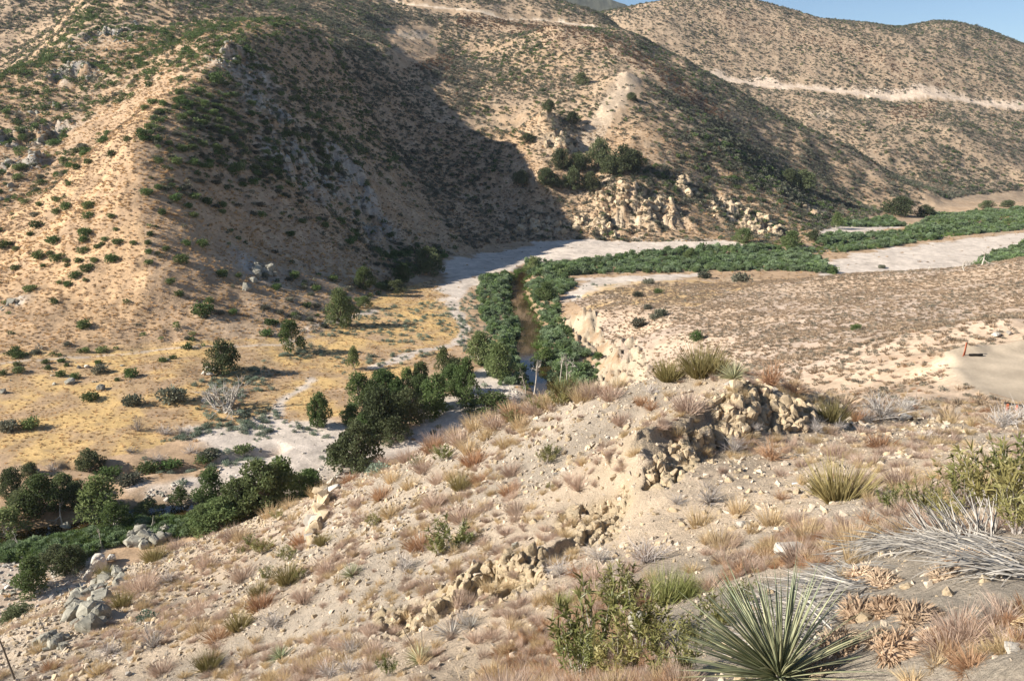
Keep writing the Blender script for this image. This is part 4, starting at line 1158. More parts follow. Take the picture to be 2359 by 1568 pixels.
# willow thicket along the river
WPX = {'left': [(1110, 640), (1160, 625), (1187, 645), (1182, 690), (1195, 760), (1205, 830), (1200, 885), (1150, 885), (1100, 835), (1135, 780), (1108, 730), (1095, 680)],
       'right': [(1210, 640), (1300, 640), (1330, 660), (1285, 690), (1292, 730), (1312, 765), (1330, 800), (1385, 815), (1375, 885), (1290, 895), (1255, 860), (1250, 800), (1250, 740), (1225, 690)],
       'far': [(1205, 603), (1400, 590), (1570, 577), (1700, 571), (1900, 564), (1890, 600), (1925, 635), (1850, 630), (1700, 627), (1550, 630), (1400, 632), (1230, 638)],
       'up': [(1880, 560), (1900, 545), (2080, 535), (2150, 492), (2400, 478), (2400, 528), (2200, 546), (2050, 570), (1960, 582), (1880, 588)],
       'edge': [(2225, 625), (2280, 592), (2400, 556), (2400, 585), (2290, 628)],
       'low': [(1925, 522), (2050, 500), (2085, 518), (1930, 525)]}
WZ = {k_: [Z(a_, b_, 1.2) for a_, b_ in v_] for k_, v_ in WPX.items()}
Wc = candidates(210000, 150, 900, 1007)
wm = np.zeros(Wc['n'], bool)
for k_ in WZ: wm |= in_poly(Wc['x'], Wc['y'], WZ[k_])
gap = fbm(Wc['x'], Wc['y'], 26, 3, 231)
wm &= (Wc['z'] < 5.5) & (Wc['rd'] > np.where(Wc['r'] < 350, 3.4 + 1.5 * gap, 1.5)) & (gap > np.where(Wc['r'] < 350, -0.42, -0.24)) & (rg.random(Wc['n']) < np.where(Wc['r'] < 350, 1.0, 0.62))
c = sub(Wc, wm)
wsz = (0.55 + 1.05 * rg.random(c['n']) ** 1.5) * np.where(c['r'] < 350, 1.0, 1.35) * (1 + 0.5 * fbm(c['x'], c['y'], 18, 2, 233))
ap = wsz / c['r']
one = np.zeros(c['n'], bool); one[np.argsort(-ap)[:150]] = True
for i in np.nonzero(one)[0]:
    lb = ('blue green willow bush on the left bank of the creek', 'willows on the left bank') if in_poly(np.array([c['x'][i]]), np.array([c['y'][i]]), WZ['left'])[0] else ('green willow bush between the creek and the pale bluff', 'willows below the pale bluff')
    lb = ('%s %s%s' % (big(wsz[i], 1.25, 1.5), lb[0], ' at the water edge' if c['rd'][i] < 6 else ''), lb[1])
    put('willow_bush', WILLOWS[i % 4], (c['x'][i], c['y'][i], c['z'][i] - 0.1), (wsz[i], wsz[i], wsz[i] * 1.25), lb[0], 'bush', lb[1])
c2 = sub(c, ~one)
scatter_stuff('willow_thicket', pts_of(c2, -0.1), wsz[~one], WILLOWS, 'dense green willow thicket lining the river as it bends away', 'thicket', 521, zsc=1.2)
# meadow between the far willows
mg = np.zeros(Wc['n'], bool)
for k_ in ('far', 'up', 'low'): mg |= in_poly(Wc['x'], Wc['y'], WZ[k_])
mg &= (gap < -0.12) & (Wc['rd'] > 3) & (Wc['z'] < 5.5) & (rg.random(Wc['n']) < 0.5)
c = sub(Wc, mg); scatter_stuff('river_meadow', pts_of(c, -0.05), 0.8 + 0.8 * rg.random(c['n']), REEDS[:2] + LO_DRY[:1] + BLUSAGE[:1], 'green and golden meadow growth between the far willows', 'meadow', 522)
# reeds by the water
rm = (Wc['rd'] > 2.2) & (Wc['rd'] < 5.5) & (Wc['z'] < 2.5) & (Wc['r'] < 480) & (rg.random(Wc['n']) < 0.6)
c = sub(Wc, rm); scatter_stuff('reeds', pts_of(c, -0.05), 0.7 + 0.6 * rg.random(c['n']), REEDS, 'bright green reeds along the water edge', 'reeds', 523)
Lc = candidates(40000, 85, 150, 1009)
lowleft = [Z(-200, 1215, 1), Z(60, 1225, 1), Z(200, 1198, 1), Z(400, 1180, 1), Z(470, 1170, 1), Z(440, 1225, 1), Z(230, 1262, 1), Z(190, 1300, 1), Z(100, 1296, 1), Z(-200, 1300, 1)]
m_ = in_poly(Lc['x'], Lc['y'], lowleft) & (Lc['rd'] > 0.9 + 1.2 * fbm(Lc['x'], Lc['y'], 14, 2, 271)) & (rg.random(Lc['n']) < 0.85)
c = sub(Lc, m_); scatter_stuff('streamside_greens', pts_of(c, -0.05), 0.5 + 0.55 * rg.random(c['n']), REEDS + LO_GREEN[:2] + WILLOWS[:2], 'lush green streamside growth below the near slope', 'greenery', 524)
# blue-green sage on the wash
Gc = candidates(52000, 95, 330, 1011)
sagez = [[Z(430, 900, 3), Z(560, 860, 3), Z(700, 800, 3), Z(760, 810, 2), Z(620, 880, 2), Z(640, 960, 2), Z(760, 1000, 2), Z(640, 1060, 2), Z(300, 1090, 2), Z(340, 1030, 2.5), Z(470, 980, 2)], [Z(700, 780, 3), Z(900, 700, 3), Z(1040, 690, 2), Z(1090, 760, 2), Z(1060, 800, 2), Z(900, 850, 2), Z(760, 870, 2)]]
m_ = np.zeros(Gc['n'], bool)
for k_, q in enumerate(sagez):
    m_ |= in_poly(Gc['x'], Gc['y'], q) & (rg.random(Gc['n']) < (0.55, 0.2)[k_]) & (fbm(Gc['x'], Gc['y'], 10, 2, 241) > -0.12)
m_ |= in_poly(Gc['x'], Gc['y'], [Z(1060, 690, 2), Z(1100, 660, 2), Z(1140, 780, 2), Z(1090, 830, 2), Z(1060, 800, 2)]) & (rg.random(Gc['n']) < 0.25)
m_ |= (Gc['sm'] > 0.5) & (Gc['z'] < 5) & (rg.random(Gc['n']) < 0.02)
c = sub(Gc, m_); gs = 0.5 + 0.95 * rg.random(c['n']) ** 1.4
ap = gs / c['r']; one = np.zeros(c['n'], bool); one[np.argsort(-ap)[:120]] = True
for i in np.nonzero(one)[0]:
    put('sage_bush', BLUSAGE[i % 3], (c['x'][i], c['y'][i], c['z'][i] - 0.03), gs[i], ('tiny', 'small', 'broad')[int(gs[i] > 1.15) + int(gs[i] > 1.32)] + ' blue green sage bush on ' + ('the pale sand' if c['sm'][i] > 0.5 else 'the grassy edge') + ' of the wash', 'bush', 'sage bushes on the sandy wash')
c2 = sub(c, ~one); scatter_stuff('wash_sage', pts_of(c2, -0.03), gs[~one], BLUSAGE, 'low blue green sage spread over the valley floor', 'sage', 525)
# rocks breaking out of the hillsides
Rc = candidates(160000, 195, 700, 1013)
q = (rg.random(Rc['n']) < np.clip(Rc['rk'] - 0.25, 0, 1) * 0.9) & (fbm(Rc['x'], Rc['y'], 9, 2, 251) > -0.15)
ribs = in_poly(Rc['u'], Rc['v'], [(0, 480), (0, 300), (70, 200), (190, 60), (330, 20), (300, 120), (180, 260), (80, 400)]) | in_poly(Rc['u'], Rc['v'], [(540, 190), (600, 200), (720, 330), (860, 470), (900, 540), (760, 470), (640, 400)]) | in_poly(Rc['u'], Rc['v'], [(560, 600), (640, 700), (600, 720), (540, 640)])
q |= ribs & (rg.random(Rc['n']) < 0.07) & (fbm(Rc['x'], Rc['y'], 20, 2, 253) > -0.05)
q |= in_poly(Rc['x'], Rc['y'], [Z(0, 850, 6), Z(400, 815, 5), Z(480, 830, 5), Z(300, 880, 5), Z(0, 890, 5)]) & (rg.random(Rc['n']) < 0.06)
c = sub(Rc, q); rsz = (0.6 + 2.5 * rg.random(c['n']) ** 2.2) * np.where(c['r'] < 260, 0.42, np.where(c['x'] > -15, 1.45, 1.0))
ap = rsz / c['r']; one = np.zeros(c['n'], bool); one[np.argsort(-ap)[:180]] = True
for i in np.nonzero(one)[0]:
    flt = c['r'][i] < 262
    grey = c['x'][i] < -15
    lb = ('grey granite stone among dry grass at the foot of the long ridge', 'stones at the ridge foot') if flt else (('grey rock jutting from the steep side of the long ridge', 'rocks on the long ridge') if grey else ('tan crag block in the broken cliffs above the river bar', 'crag blocks above the river bar'))
    if not flt: lb = ('%s %s' % (big(rsz[i], 2.6, 3.4), lb[0].replace('jutting from', 'low down on' if c['z'][i] < 40 else ('halfway up' if c['z'][i] < 85 else 'high up on')).replace('block in', 'block at the foot of' if c['z'][i] < 12 else 'block high in')), lb[1])
    me = (ROCKG if (grey or flt) else ROCKB)[i % 6]
    put('boulder', me, (c['x'][i], c['y'][i], c['z'][i] + 0.1 * rsz[i]), (rsz[i] * 1.2, rsz[i], rsz[i] * (0.8 if flt else 1.35)), lb[0], 'rock', lb[1], rot=(rg.random() * 0.6, rg.random() * 0.6, rg.random() * 6.28))
c2 = sub(c, ~one); px_ = np.where(c2['x'] < -15, rg.integers(0, 6, c2['n']), 6 + rg.integers(0, 6, c2['n']))
scatter_stuff('hillside_rocks', pts_of(c2, 0.05), rsz[~one], ROCKG_LO + ROCKB[:6], 'broken rocks scattered over the steep hillsides', 'rocks', 531, 0.5, 1.1, pick=px_)
# cobbles on the river bars
Cc = candidates(90000, 85, 200, 1015)
q = (Cc['sm'] > 0.35) & (Cc['z'] < 6) & (rg.random(Cc['n']) < 0.55) & (in_poly(Cc['x'], Cc['y'], [Z(-100, 1260, 1), Z(280, 1290, 1), Z(120, 1480, 1), Z(-300, 1520, 1)]) | in_poly(Cc['x'], Cc['y'], [Z(330, 1130, 1.5), Z(420, 1100, 1.5), Z(470, 1140, 1), Z(400, 1190, 1), Z(300, 1200, 1)]) | in_poly(Cc['x'], Cc['y'], [Z(700, 1080, 1.5), Z(800, 1040, 1.5), Z(830, 1110, 1.5), Z(720, 1140, 1)]) | in_poly(Cc['x'], Cc['y'], [Z(1100, 900, 1), Z(1200, 880, 1), Z(1210, 960, 1), Z(1090, 960, 1)]) | (rg.random(Cc['n']) < 0.04))
c = sub(Cc, q); cs = 0.25 + 0.75 * rg.random(c['n']) ** 3
scatter_stuff('river_cobbles', pts_of(c, 0.02), cs, ROCKW_LO + ROCKG_LO[:2], 'pale cobbles and stones littering the gravel bars', 'cobbles', 532, 0.5, 0.75)
# ================================================================== trees in the valley
def at_px(u, v, rmin=1.0):
    p = sight(u, v, rmin)
    return p

def tree_at(u, v, hpx, wpx, kind, label, group=None, seed=0, rmin=85, sink=0.02):
    p = at_px(u, v, rmin)
    if p is None: return
    h = hpx * mpp(p); w = wpx * mpp(p)
    src = {'tree': TREES, 'oak': OAKS, 'cotton': COTTON}[kind]
    nat = {'tree': 0.92, 'oak': 1.25, 'cotton': 0.88}[kind]
    tr_, cr_ = src[seed % len(src)]
    sx = w * 1.18 / nat; h = h * 1.06
    return put(kind_name[kind], {'trunk': tr_, 'crown': cr_}, (p[0], p[1], p[2] - sink * h), (sx, sx, h), label, 'tree', group, rot=(0, 0, seed * 1.7))
kind_name = {'tree': 'sycamore_tree', 'oak': 'oak_tree', 'cotton': 'cottonwood_tree'}

TL = [
    (855, 940, 66, 60, 'tree', 'leafy tree between the white trunk and the biggest grove tree'), (915, 940, 70, 62, 'tree', 'leafy tree filling the heart of the grove'), (975, 935, 76, 58, 'tree', 'rounded green tree left of the tall narrow grove tree'), (1040, 905, 66, 52, 'tree', 'green tree behind the tall narrow grove tree'), (905, 1015, 60, 70, 'oak', 'low dark tree at the foot of the biggest grove tree'),
    (845, 1000, 56, 60, 'tree', 'bushy tree at the front of the grove by the wash'), (560, 1190, 96, 90, 'tree', 'broad leafy tree left of the largest crest tree'), (470, 1215, 54, 70, 'tree', 'dark green tree mass at the left end of the crest trees'), (690, 1150, 64, 56, 'cotton', 'olive green tree right of the light topped crest tree'), (265, 1215, 60, 60, 'cotton', 'light green bushy tree right of the two tiered tree'), (180, 1165, 60, 60, 'oak', 'dark oak in the shade behind the two tiered tree'), (55, 1180, 60, 60, 'oak', 'dark tree left of the big leafy stream tree'), (130, 1300, 50, 70, 'oak', 'dense streamside bush above the cobble bar'), (340, 1190, 40, 60, 'cotton', 'low light green willow clump by the stream'), (1130, 948, 44, 96, 'cotton', 'bright green rounded willow just behind the slope crest'),
    # u, v of the foot, height and width in photograph pixels, kind, label, group
    (785, 750, 84, 56, 'tree', 'tall dense tree at the edge of the ridge shadow beside the golden plain'),
    (838, 668, 54, 38, 'tree', 'slim tree standing half in the ridge shadow'),
    (840, 708, 26, 30, 'cotton', 'small pale bush tree below the slim half shaded tree'),
    (928, 651, 46, 40, 'tree', 'round green tree by the dirt track under the shaded slope'),
    (913, 672, 27, 42, 'oak', 'low spreading tree in front of the round green tree'),
    (986, 632, 64, 70, 'oak', 'large spreading dark tree beside the pale sand bar'),
    (816, 851, 54, 27, 'cotton', 'thin tree with pale trunk alone on the golden plain'),
    (736, 983, 84, 48, 'tree', 'leaning tree with two trunks on the sandy wash'),
    (827, 936, 82, 54, 'cotton', 'sparse tree with white trunk at the left end of the grove'),
    (882, 909, 60, 64, 'tree', 'bushy grove tree behind the big dark tree'),
    (939, 898, 54, 32, 'cotton', 'half dead grove tree with bare pale stem'),
    (967, 892, 62, 42, 'tree', 'grove tree between the half dead stem and the tall pale crown'),
    (1022, 863, 66, 38, 'cotton', 'tall pale crowned tree at the back of the grove'),
    (1049, 866, 44, 48, 'oak', 'low dark tree at the back of the grove'),
    (1074, 933, 114, 54, 'tree', 'tall narrow grove tree beside the sunny sand patch'),
    (1104, 838, 74, 66, 'cotton', 'broken topped tree with bare white limbs by the creek thicket'),
    (1146, 868, 80, 62, 'tree', 'green tree joining the grove to the creek thicket'),
    (882, 1000, 116, 96, 'oak', 'biggest dark green tree in the middle of the grove'),
    (942, 976, 86, 86, 'oak', 'dark spreading tree right of the biggest grove tree'),
    (1003, 958, 100, 64, 'tree', 'upright green tree shading the wash near the grove end'),
    (810, 978, 50, 46, 'tree', 'small tree at the front left of the grove'),
    (826, 1082, 118, 112, 'oak', 'bushy tree pair rising just behind the crest of the near slope'),
    (790, 1070, 66, 60, 'tree', 'lower crown beside the bushy tree behind the crest'),
    (670, 812, 78, 48, 'cotton', 'dull pyramidal tree standing out of the ridge shadow'),
    (513, 858, 78, 76, 'oak', 'grey green oak above the white boulders at the ridge foot'),
    (30, 1144, 70, 58, 'oak', 'rounded dark tree at the edge of the gold field by the stream'),
    (68, 1093, 30, 38, 'oak', 'small round tree on the gold field behind the stream trees'),
    (206, 1084, 54, 60, 'oak', 'dense dark round tree on the bank of the dry wash'),
    (97, 1182, 94, 80, 'tree', 'big leafy tree above the stream with mottled crown'),
    (147, 1142, 54, 52, 'tree', 'blue green tree behind the big leafy stream tree'),
    (230, 1197, 104, 90, 'cotton', 'bright green two tiered tree over the stream pool'),
    (15, 1240, 74, 84, 'cotton', 'yellow green tree with thin white trunks by the stream'),
    (490, 1158, 84, 58, 'tree', 'tall narrow tree on the gravel bar'),
    (416, 1162, 45, 38, 'cotton', 'small light green sapling on the cobbles'),
    (505, 1212, 66, 104, 'tree', 'wide low leafy tree against the near slope crest'),
    (612, 1182, 130, 108, 'tree', 'largest leafy tree behind the near slope crest'),
    (652, 1170, 124, 84, 'cotton', 'light topped tree joined to the largest crest tree'),
    (716, 1130, 54, 52, 'tree', 'small tree beside the cobbles right of the crest trees'),
    (77, 1360, 84, 72, 'tree', 'young sycamore on the white cobbles below the near slope'),
    (160, 1312, 60, 72, 'oak', 'rounded bush tree right of the cobble bar'),
    (40, 1440, 48, 84, 'oak', 'low dark tree peeping over the near slope at its foot'),
    (1378, 388, 68, 54, 'oak', 'tallest oak of the clump in the middle ravine'),
    (1434, 400, 64, 70, 'oak', 'broad oak right of the tallest ravine oak'),
    (1460, 392, 44, 50, 'oak', 'smaller oak at the right end of the ravine clump'),
    (1404, 402, 44, 50, 'oak', 'oak filling the gap between the two big ravine oaks'),
    (1318, 438, 54, 46, 'oak', 'oak in the lower ravine beside the shaded cleft'),
    (1291, 388, 44, 44, 'oak', 'oak on the left wall of the ravine'),
    (1331, 392, 40, 46, 'oak', 'oak in the throat of the ravine'),
    (1201, 426, 34, 42, 'oak', 'rounded oak alone left of the ravine clump'),
    (1258, 424, 36, 52, 'oak', 'wide oak between the lone oak and the ravine'),
    (1361, 438, 42, 40, 'oak', 'oak at the foot of the ravine clump'),
    (1275, 430, 30, 40, 'oak', 'low oak tucked under the wide oak'),
    (1338, 196, 27, 34, 'oak', 'dark oak beside the upper bare slide'),
    (1454, 232, 18, 26, 'oak', 'small oak on the right edge of the bare earth spur'),
    (1264, 257, 27, 30, 'oak', 'oak on top of the grey crag'),
    (1318, 284, 26, 32, 'oak', 'oak in the cleft behind the grey crag'),
    (1214, 327, 20, 34, 'oak', 'small oak on the slope left of the crag'),
    (1848, 436, 44, 54, 'oak', 'dark oak in the gully under the long spur'),
    (1815, 420, 30, 40, 'oak', 'oak uphill of the gully oak under the long spur'),
    (2068, 497, 44, 66, 'oak', 'broad oak at the far edge of the river meadow'),
    (2128, 500, 28, 44, 'oak', 'low bushy oak right of the broad meadow oak'),
    (2272, 480, 18, 32, 'oak', 'small round bush tree on the far yellow bank'),
    (2320, 477, 16, 32, 'oak', 'low bush tree at the end of the far yellow bank'),
    (1925, 526, 36, 26, 'cotton', 'thin pale tree at the meadow edge below the spur'),
    (1820, 570, 38, 42, 'tree', 'green tree at the foot of the pale crag by the willows'),
    (1712, 560, 34, 36, 'tree', 'dark tree at the cliff foot beside the sand bar'),
    (1875, 556, 26, 36, 'oak', 'dark bush tree under the spur end'),
    (1228, 632, 42, 30, 'cotton', 'pale tree rising from the thicket at the river bend'),
    (1258, 690, 40, 44, 'tree', 'dark tree in the thicket on the right bank'),
    (1255, 838, 40, 46, 'cotton', 'olive tree leaning over the creek pool'),
    (1590, 598, 26, 30, 'tree', 'small tree standing above the far willow strip')]
for i, (u, v, h, w, kd, lb) in enumerate(TL):
    tree_at(u, v, h, w, kd, lb, None, i)

# small bushes that can be told apart on the plain and the terrace
BL = [(400, 925, 37, 64, 'large grey green bush on the golden plain by the dead tree'), (306, 932, 26, 46, 'medium green bush left of the large grey green bush'), (210, 921, 22, 42, 'green mound bush on the golden plain among stones'),
      (318, 992, 42, 42, 'bright green bush with grey brush tangled at its foot'), (20, 992, 28, 46, 'dark bush on the gold field by the pair'), (72, 985, 25, 46, 'dark green bush of the pair on the gold field'), (302, 868, 22, 34, 'bright green shrub under the foot path'),
      (233, 858, 22, 34, 'green shrub beside grey stones under the path'), (1622, 641, 16, 32, 'grey bush on the terrace rim by the willows'), (1706, 651, 24, 46, 'large grey green bush on the terrace rim'), (1971, 761, 15, 28, 'lone green bush in the middle of the terrace'),
      (1602, 784, 26, 32, 'green bush at the head of the eroded bank'), (2031, 618, 9, 18, 'dark bush alone on the far sand bar'), (1468, 684, 13, 26, 'small dark bush on the golden end of the terrace'), (1491, 654, 13, 28, 'grey bush where the terrace meets the willows'),
      (1515, 676, 12, 26, 'green bush behind the golden grass of the terrace'), (1491, 712, 12, 22, 'round bush above the pale bluff'), (1521, 728, 18, 34, 'green bush above the bluff beside the grey one'), (1468, 752, 23, 32, 'olive bush right above the pale bluff'), (1508, 733, 12, 26, 'grey bush above the bluff'),
      (420, 1000, 26, 60, 'tangle of grey dead brush beside the wash'), (440, 1042, 22, 50, 'tangle of dead brush on the wash bank'), (485, 1052, 22, 50, 'tangle of grey twigs fallen into the wash'), (362, 1062, 22, 54, 'tangle of brush under the dark round tree'), (300, 1042, 18, 44, 'tangle of low grey brush behind the dark round tree'), (345, 1085, 24, 60, 'green bush on the near bank of the wash'), (395, 1075, 20, 50, 'green bush half way along the wash'), (470, 1062, 20, 44, 'green bush at the bend of the wash'), (560, 1040, 18, 44, 'green bush at the head of the wash'), (250, 1100, 26, 60, 'green bush below the dark round tree'), (295, 1112, 24, 54, 'grey green bush above the gravel bar'), (380, 1000, 24, 60, 'tangle of dark dead brush beside the bright green bush'), (120, 1082, 20, 40, 'grey brush on the bank of the wash')]
for i, (u, v, h, w, lb) in enumerate(BL):
    p = at_px(u, v, 70)
    s = w * mpp(p) / 1.7; hh = h * mpp(p) / 1.05
    me = TWIGS_G[i % 3] if 'brush' in lb and 'tangle' in lb or 'grey brush on' in lb else (SHRUBS[i % 5] if 'green' in lb and 'grey' not in lb else SHRUBS_DK[i % 4])
    if me in TWIGS_G: s *= 1.8; hh *= 2.2
    put('bush', me, (p[0], p[1], p[2] - 0.05 * hh), (s, s, hh), lb, 'bush')
# the shrubs one can point at on the sunlit nose
NL = [(210, 60, 50), (365, 110, 90), (590, 50, 90), (575, 100, 70), (800, 25, 40), (725, 95, 50), (705, 125, 40), (810, 115, 70), (670, 145, 50), (920, 120, 50), (270, 215, 90), (345, 190, 50), (460, 240, 50), (465, 275, 45), (545, 245, 60), (650, 240, 55), (775, 235, 90), (600, 300, 90), (520, 350, 80), (590, 375, 40), (410, 390, 40), (470, 405, 60), (205, 440, 80), (375, 525, 60), (70, 130, 50), (110, 160, 50), (300, 275, 40), (425, 930, 50), (315, 940, 50), (330, 980, 50), (460, 960, 40), (680, 945, 50), (130, 1000, 80), (120, 955, 50), (20, 1020, 60), (420, 1030, 70), (520, 1045, 70), (1130, 930, 60), (1195, 910, 50), (1300, 840, 70), (810, 1060, 40)]
for i, (a_, b_, w) in enumerate(NL):
    p = at_px(a_ * 0.3335, 523 + b_ * 0.3335, 100)
    s = w * 0.3335 * mpp(p) / 1.55
    put('chaparral_shrub', SHRUBS[i % 5], (p[0], p[1], p[2] - 0.1 * s), (s, s, s * 0.95), 'bright green shrub dotting the sunlit golden nose of the ridge' if b_ < 600 else 'green shrub among grey stones under the foot path', 'shrub', 'shrubs on the golden nose' if b_ < 600 else 'shrubs below the foot path')
NS = [(1040, 60, 50), (1150, 160, 50), (1400, 130, 80), (1290, 125, 60), (1250, 250, 100), (1240, 475, 60), (1450, 520, 60), (1410, 600, 140), (1610, 600, 60), (1175, 390, 60), (1025, 120, 50), (1025, 180, 50), (1530, 340, 80), (1650, 345, 45)]
NS = [(a_ * 0.3335, 523 + b_ * 0.3335, w) for a_, b_, w in NS] + [(a_ * 0.3335, b_ * 0.3335, w) for a_, b_, w in [(1640, 450, 50), (1500, 580, 120), (1260, 830, 70), (1400, 1010, 70), (1090, 980, 70), (980, 950, 90), (880, 980, 60), (780, 1080, 70), (610, 1130, 60), (530, 1170, 60), (480, 1280, 45), (270, 1420, 45), (390, 1475, 60), (610, 1440, 90), (610, 1505, 70), (770, 1505, 50), (1220, 1135, 80), (1340, 1140, 70), (1640, 1180, 100), (1760, 1185, 80), (1215, 1390, 80), (1120, 1480, 60), (1340, 1500, 60), (1000, 760, 60), (1125, 730, 60), (1300, 740, 80), (1380, 775, 50), (1510, 850, 60), (1740, 730, 60)]]
for i, (u, v, w) in enumerate(NS):
    p = at_px(u, v, 100)
    s = w * 0.3335 * mpp(p) / 1.55
    lit = u < np.interp(v, [60, 190, 260, 330, 460, 600, 800], [640, 440, 350, 305, 335, 345, 360])
    put('chaparral_shrub', SHRUBS[i % 5], (p[0], p[1], p[2] - 0.1 * s), (s, s, s * 1.05), 'green shrub along the sunlit crest line of the long ridge' if lit else 'larger green shrub standing out on the dark flank of the ridge', 'shrub', 'shrubs along the ridge crest' if lit else 'larger shrubs on the dark flank')

# bare dead trees
SN = [(520, 950, 92, 120, 'silvery dead spreading tree beside white boulders on the plain', BIGSNAG), (2221, 625, 46, 40, 'bare white tree on the far sand bar', SNAGS[0]), (2262, 610, 58, 44, 'taller bare white tree on the far sand bar', SNAGS[1]), (2138, 622, 22, 22, 'small dead tree at the edge of the far sand bar', SNAGS[2]),
      (1288, 890, 70, 40, 'dead white tree with forked limbs in the creek brush', SNAGS[3]), (1306, 884, 78, 34, 'tallest dead white tree in the creek brush', SNAGS[0]), (1332, 862, 42, 36, 'leaning dead tree below the pale bluff', SNAGS[1]), (1211, 905, 62, 44, 'dead brown tree on the near side of the creek', SNAGS[2]), (1230, 908, 76, 40, 'dead pale tree beside the creek pool', SNAGS[3]), (1240, 918, 34, 26, 'short dead stem in front of the creek pool', SNAGS[0]),
      (143, 1204, 74, 46, 'bare tree above the stream pool', SNAGS[1]), (43, 1262, 62, 30, 'thin white trunk standing in the streamside green', SNAGS[2]), (235, 1262, 68, 20, 'straight white dead trunk behind the big boulder', SNAGS[3]), (318, 1228, 44, 20, 'dead stem behind the boulders of the crest', SNAGS[0]), (350, 1220, 50, 18, 'brown dead stem in the streamside green', SNAGS[2])]
for i, (u, v, h, w, lb, me) in enumerate(SN):
    p = at_px(u, v, 85)
    hh = h * mpp(p) * (1.35 if 1200 < u < 1340 else 1.0); ww = w * mpp(p)
    put('dead_tree', me, (p[0], p[1], p[2] - 0.03 * hh), (ww * 1.1, ww * 1.1, hh * 0.95), lb, 'tree', None, rot=(0, 0, i * 1.3))
# loose boulders of the valley
VB = [(478, 852, 16, 12, 'white boulder at the top of the pile by the oak'), (470, 862, 14, 12, 'left white boulder of the pile under the oak'), (485, 866, 18, 14, 'blocky white boulder of the pile under the oak'), (496, 856, 16, 16, 'grey boulder leaning on the white pile'), (485, 922, 22, 18, 'split white boulder under the dead tree'), (472, 926, 16, 14, 'smaller white boulder under the dead tree'), (498, 934, 26, 12, 'flat grey slab below the dead tree'), (232, 897, 20, 16, 'rounded grey boulder on the edge of the gold field'), (160, 882, 22, 14, 'grey boulder pair half hidden by a shrub'), (200, 846, 14, 10, 'pale stone under the foot path'), (5, 905, 20, 14, 'grey boulder on the gold field'),
      (155, 1218, 20, 24, 'tilted grey block in the stream pool'), (188, 1226, 15, 12, 'white rounded boulder in the stream pool'), (60, 1440, 14, 12, 'white boulder at the foot of the near slope'), (48, 1358, 18, 14, 'pale boulder on the cobble bar'), (85, 1370, 16, 14, 'white boulder beside the young sycamore'), (88, 1086, 12, 10, 'white stone on the gold field'), (540, 1140, 10, 8, 'pale stone on the gravel bar'), (1060, 925, 10, 8, 'white stone on the sunny sand patch'), (1150, 925, 14, 9, 'white boulder group stone by the creek')]
for i, (u, v, w, h, lb) in enumerate(VB):
    p = at_px(u, v, 80)
    k_ = mpp(p)
    put('boulder', (ROCKW if 'white' in lb or 'pale' in lb else ROCKG)[i % 5], (p[0], p[1], p[2] + 0.25 * h * k_), (w * k_, w * k_ * 0.9, h * k_ * 1.3), lb, 'rock', None, rot=(0.2 * (i % 3), 0.15 * (i % 4), i * 0.9))
# bank of the graded pad: marker post with its fallen plate, debris, rail
def box_mesh(name, parts, mat):
    bm = bmesh.new()
    for c, s, r in parts:
        g = bmesh.ops.create_cube(bm, size=1)
        M_ = Matrix.Translation(c) @ Euler(r).to_matrix().to_4x4() @ Matrix.Diagonal((*s, 1))
        bmesh.ops.transform(bm, matrix=M_, verts=g['verts'])
    bmesh.ops.bevel(bm, geom=bm.edges[:], offset=0.008, segments=1, affect='EDGES')
    me = bpy.data.meshes.new(name); bm.to_mesh(me); bm.free(); me.materials.append(mat)
    return me
M_RED = rock_mat('rusty_red_paint', (0.32, 0.09, 0.045), (0.45, 0.15, 0.08), 6, 0.004)
M_BLK = rock_mat('black_rubber', (0.02, 0.018, 0.016), (0.045, 0.04, 0.035), 4, 0.01)
M_WOOD = rock_mat('weathered_board', (0.22, 0.16, 0.11), (0.34, 0.27, 0.20), 8, 0.005)
p = at_px(2221, 818, 40)
t_ = empty('marker_post', p, 'rusty red post standing at the corner of the graded dirt pad', 'post')
post_ = link('post', box_mesh('post', [((0, 0, 0.7), (0.16, 0.10, 1.5), (0, 0.06, 0.3))], M_RED), t_)
link('brace', box_mesh('brace', [((-0.32, -0.35, 0.25), (0.10, 0.07, 0.75), (0.1, 0.12, 0.2))], M_RED), t_)
link('cap', box_mesh('cap', [((0.05, 0.0, 1.47), (0.2, 0.16, 0.07), (0, 0.06, 0.3))], M_WOOD), post_)
tr = bpy.data.meshes.new('rubber_hose'); V, F = tube([(0, 0, .13), (.5, .05, .15), (1.0, 0.0, .14), (1.45, .12, .13)], 0.14, 0.13, 8)
p2 = at_px(2232, 820, 40)
link('pipe_length', mesh_np('pipe', V, F, M_BLK), None, None, 'short black pipe lying beside the rusty red post', 'pipe', None, p2)
p = at_px(2345, 945, 30)
t_ = empty('low_rail', p, 'low dark rail on short posts at the edge of the dirt pad', 'rail', rz=-0.5)
link('rail', box_mesh('rail', [((0, 0, 0.3), (1.5, 0.08, 0.12), (0, 0.05, 0))], M_BLK), t_)
for k_ in (-0.55, -0.1, 0.35):
    link('post', box_mesh('post', [((k_, 0.0, 0.12), (0.12, 0.10, 0.42), (0, 0, 0))], M_RED), t_)
p = at_px(2310, 915, 30)
link('fallen_board', box_mesh('board', [((0, 0, 0.06), (2.3, 0.14, 0.09), (0, 0.12, 0.0))], M_WOOD), None, None, 'weathered board lying along the pad edge', 'board', None, p).rotation_euler = (0, 0, -0.75)
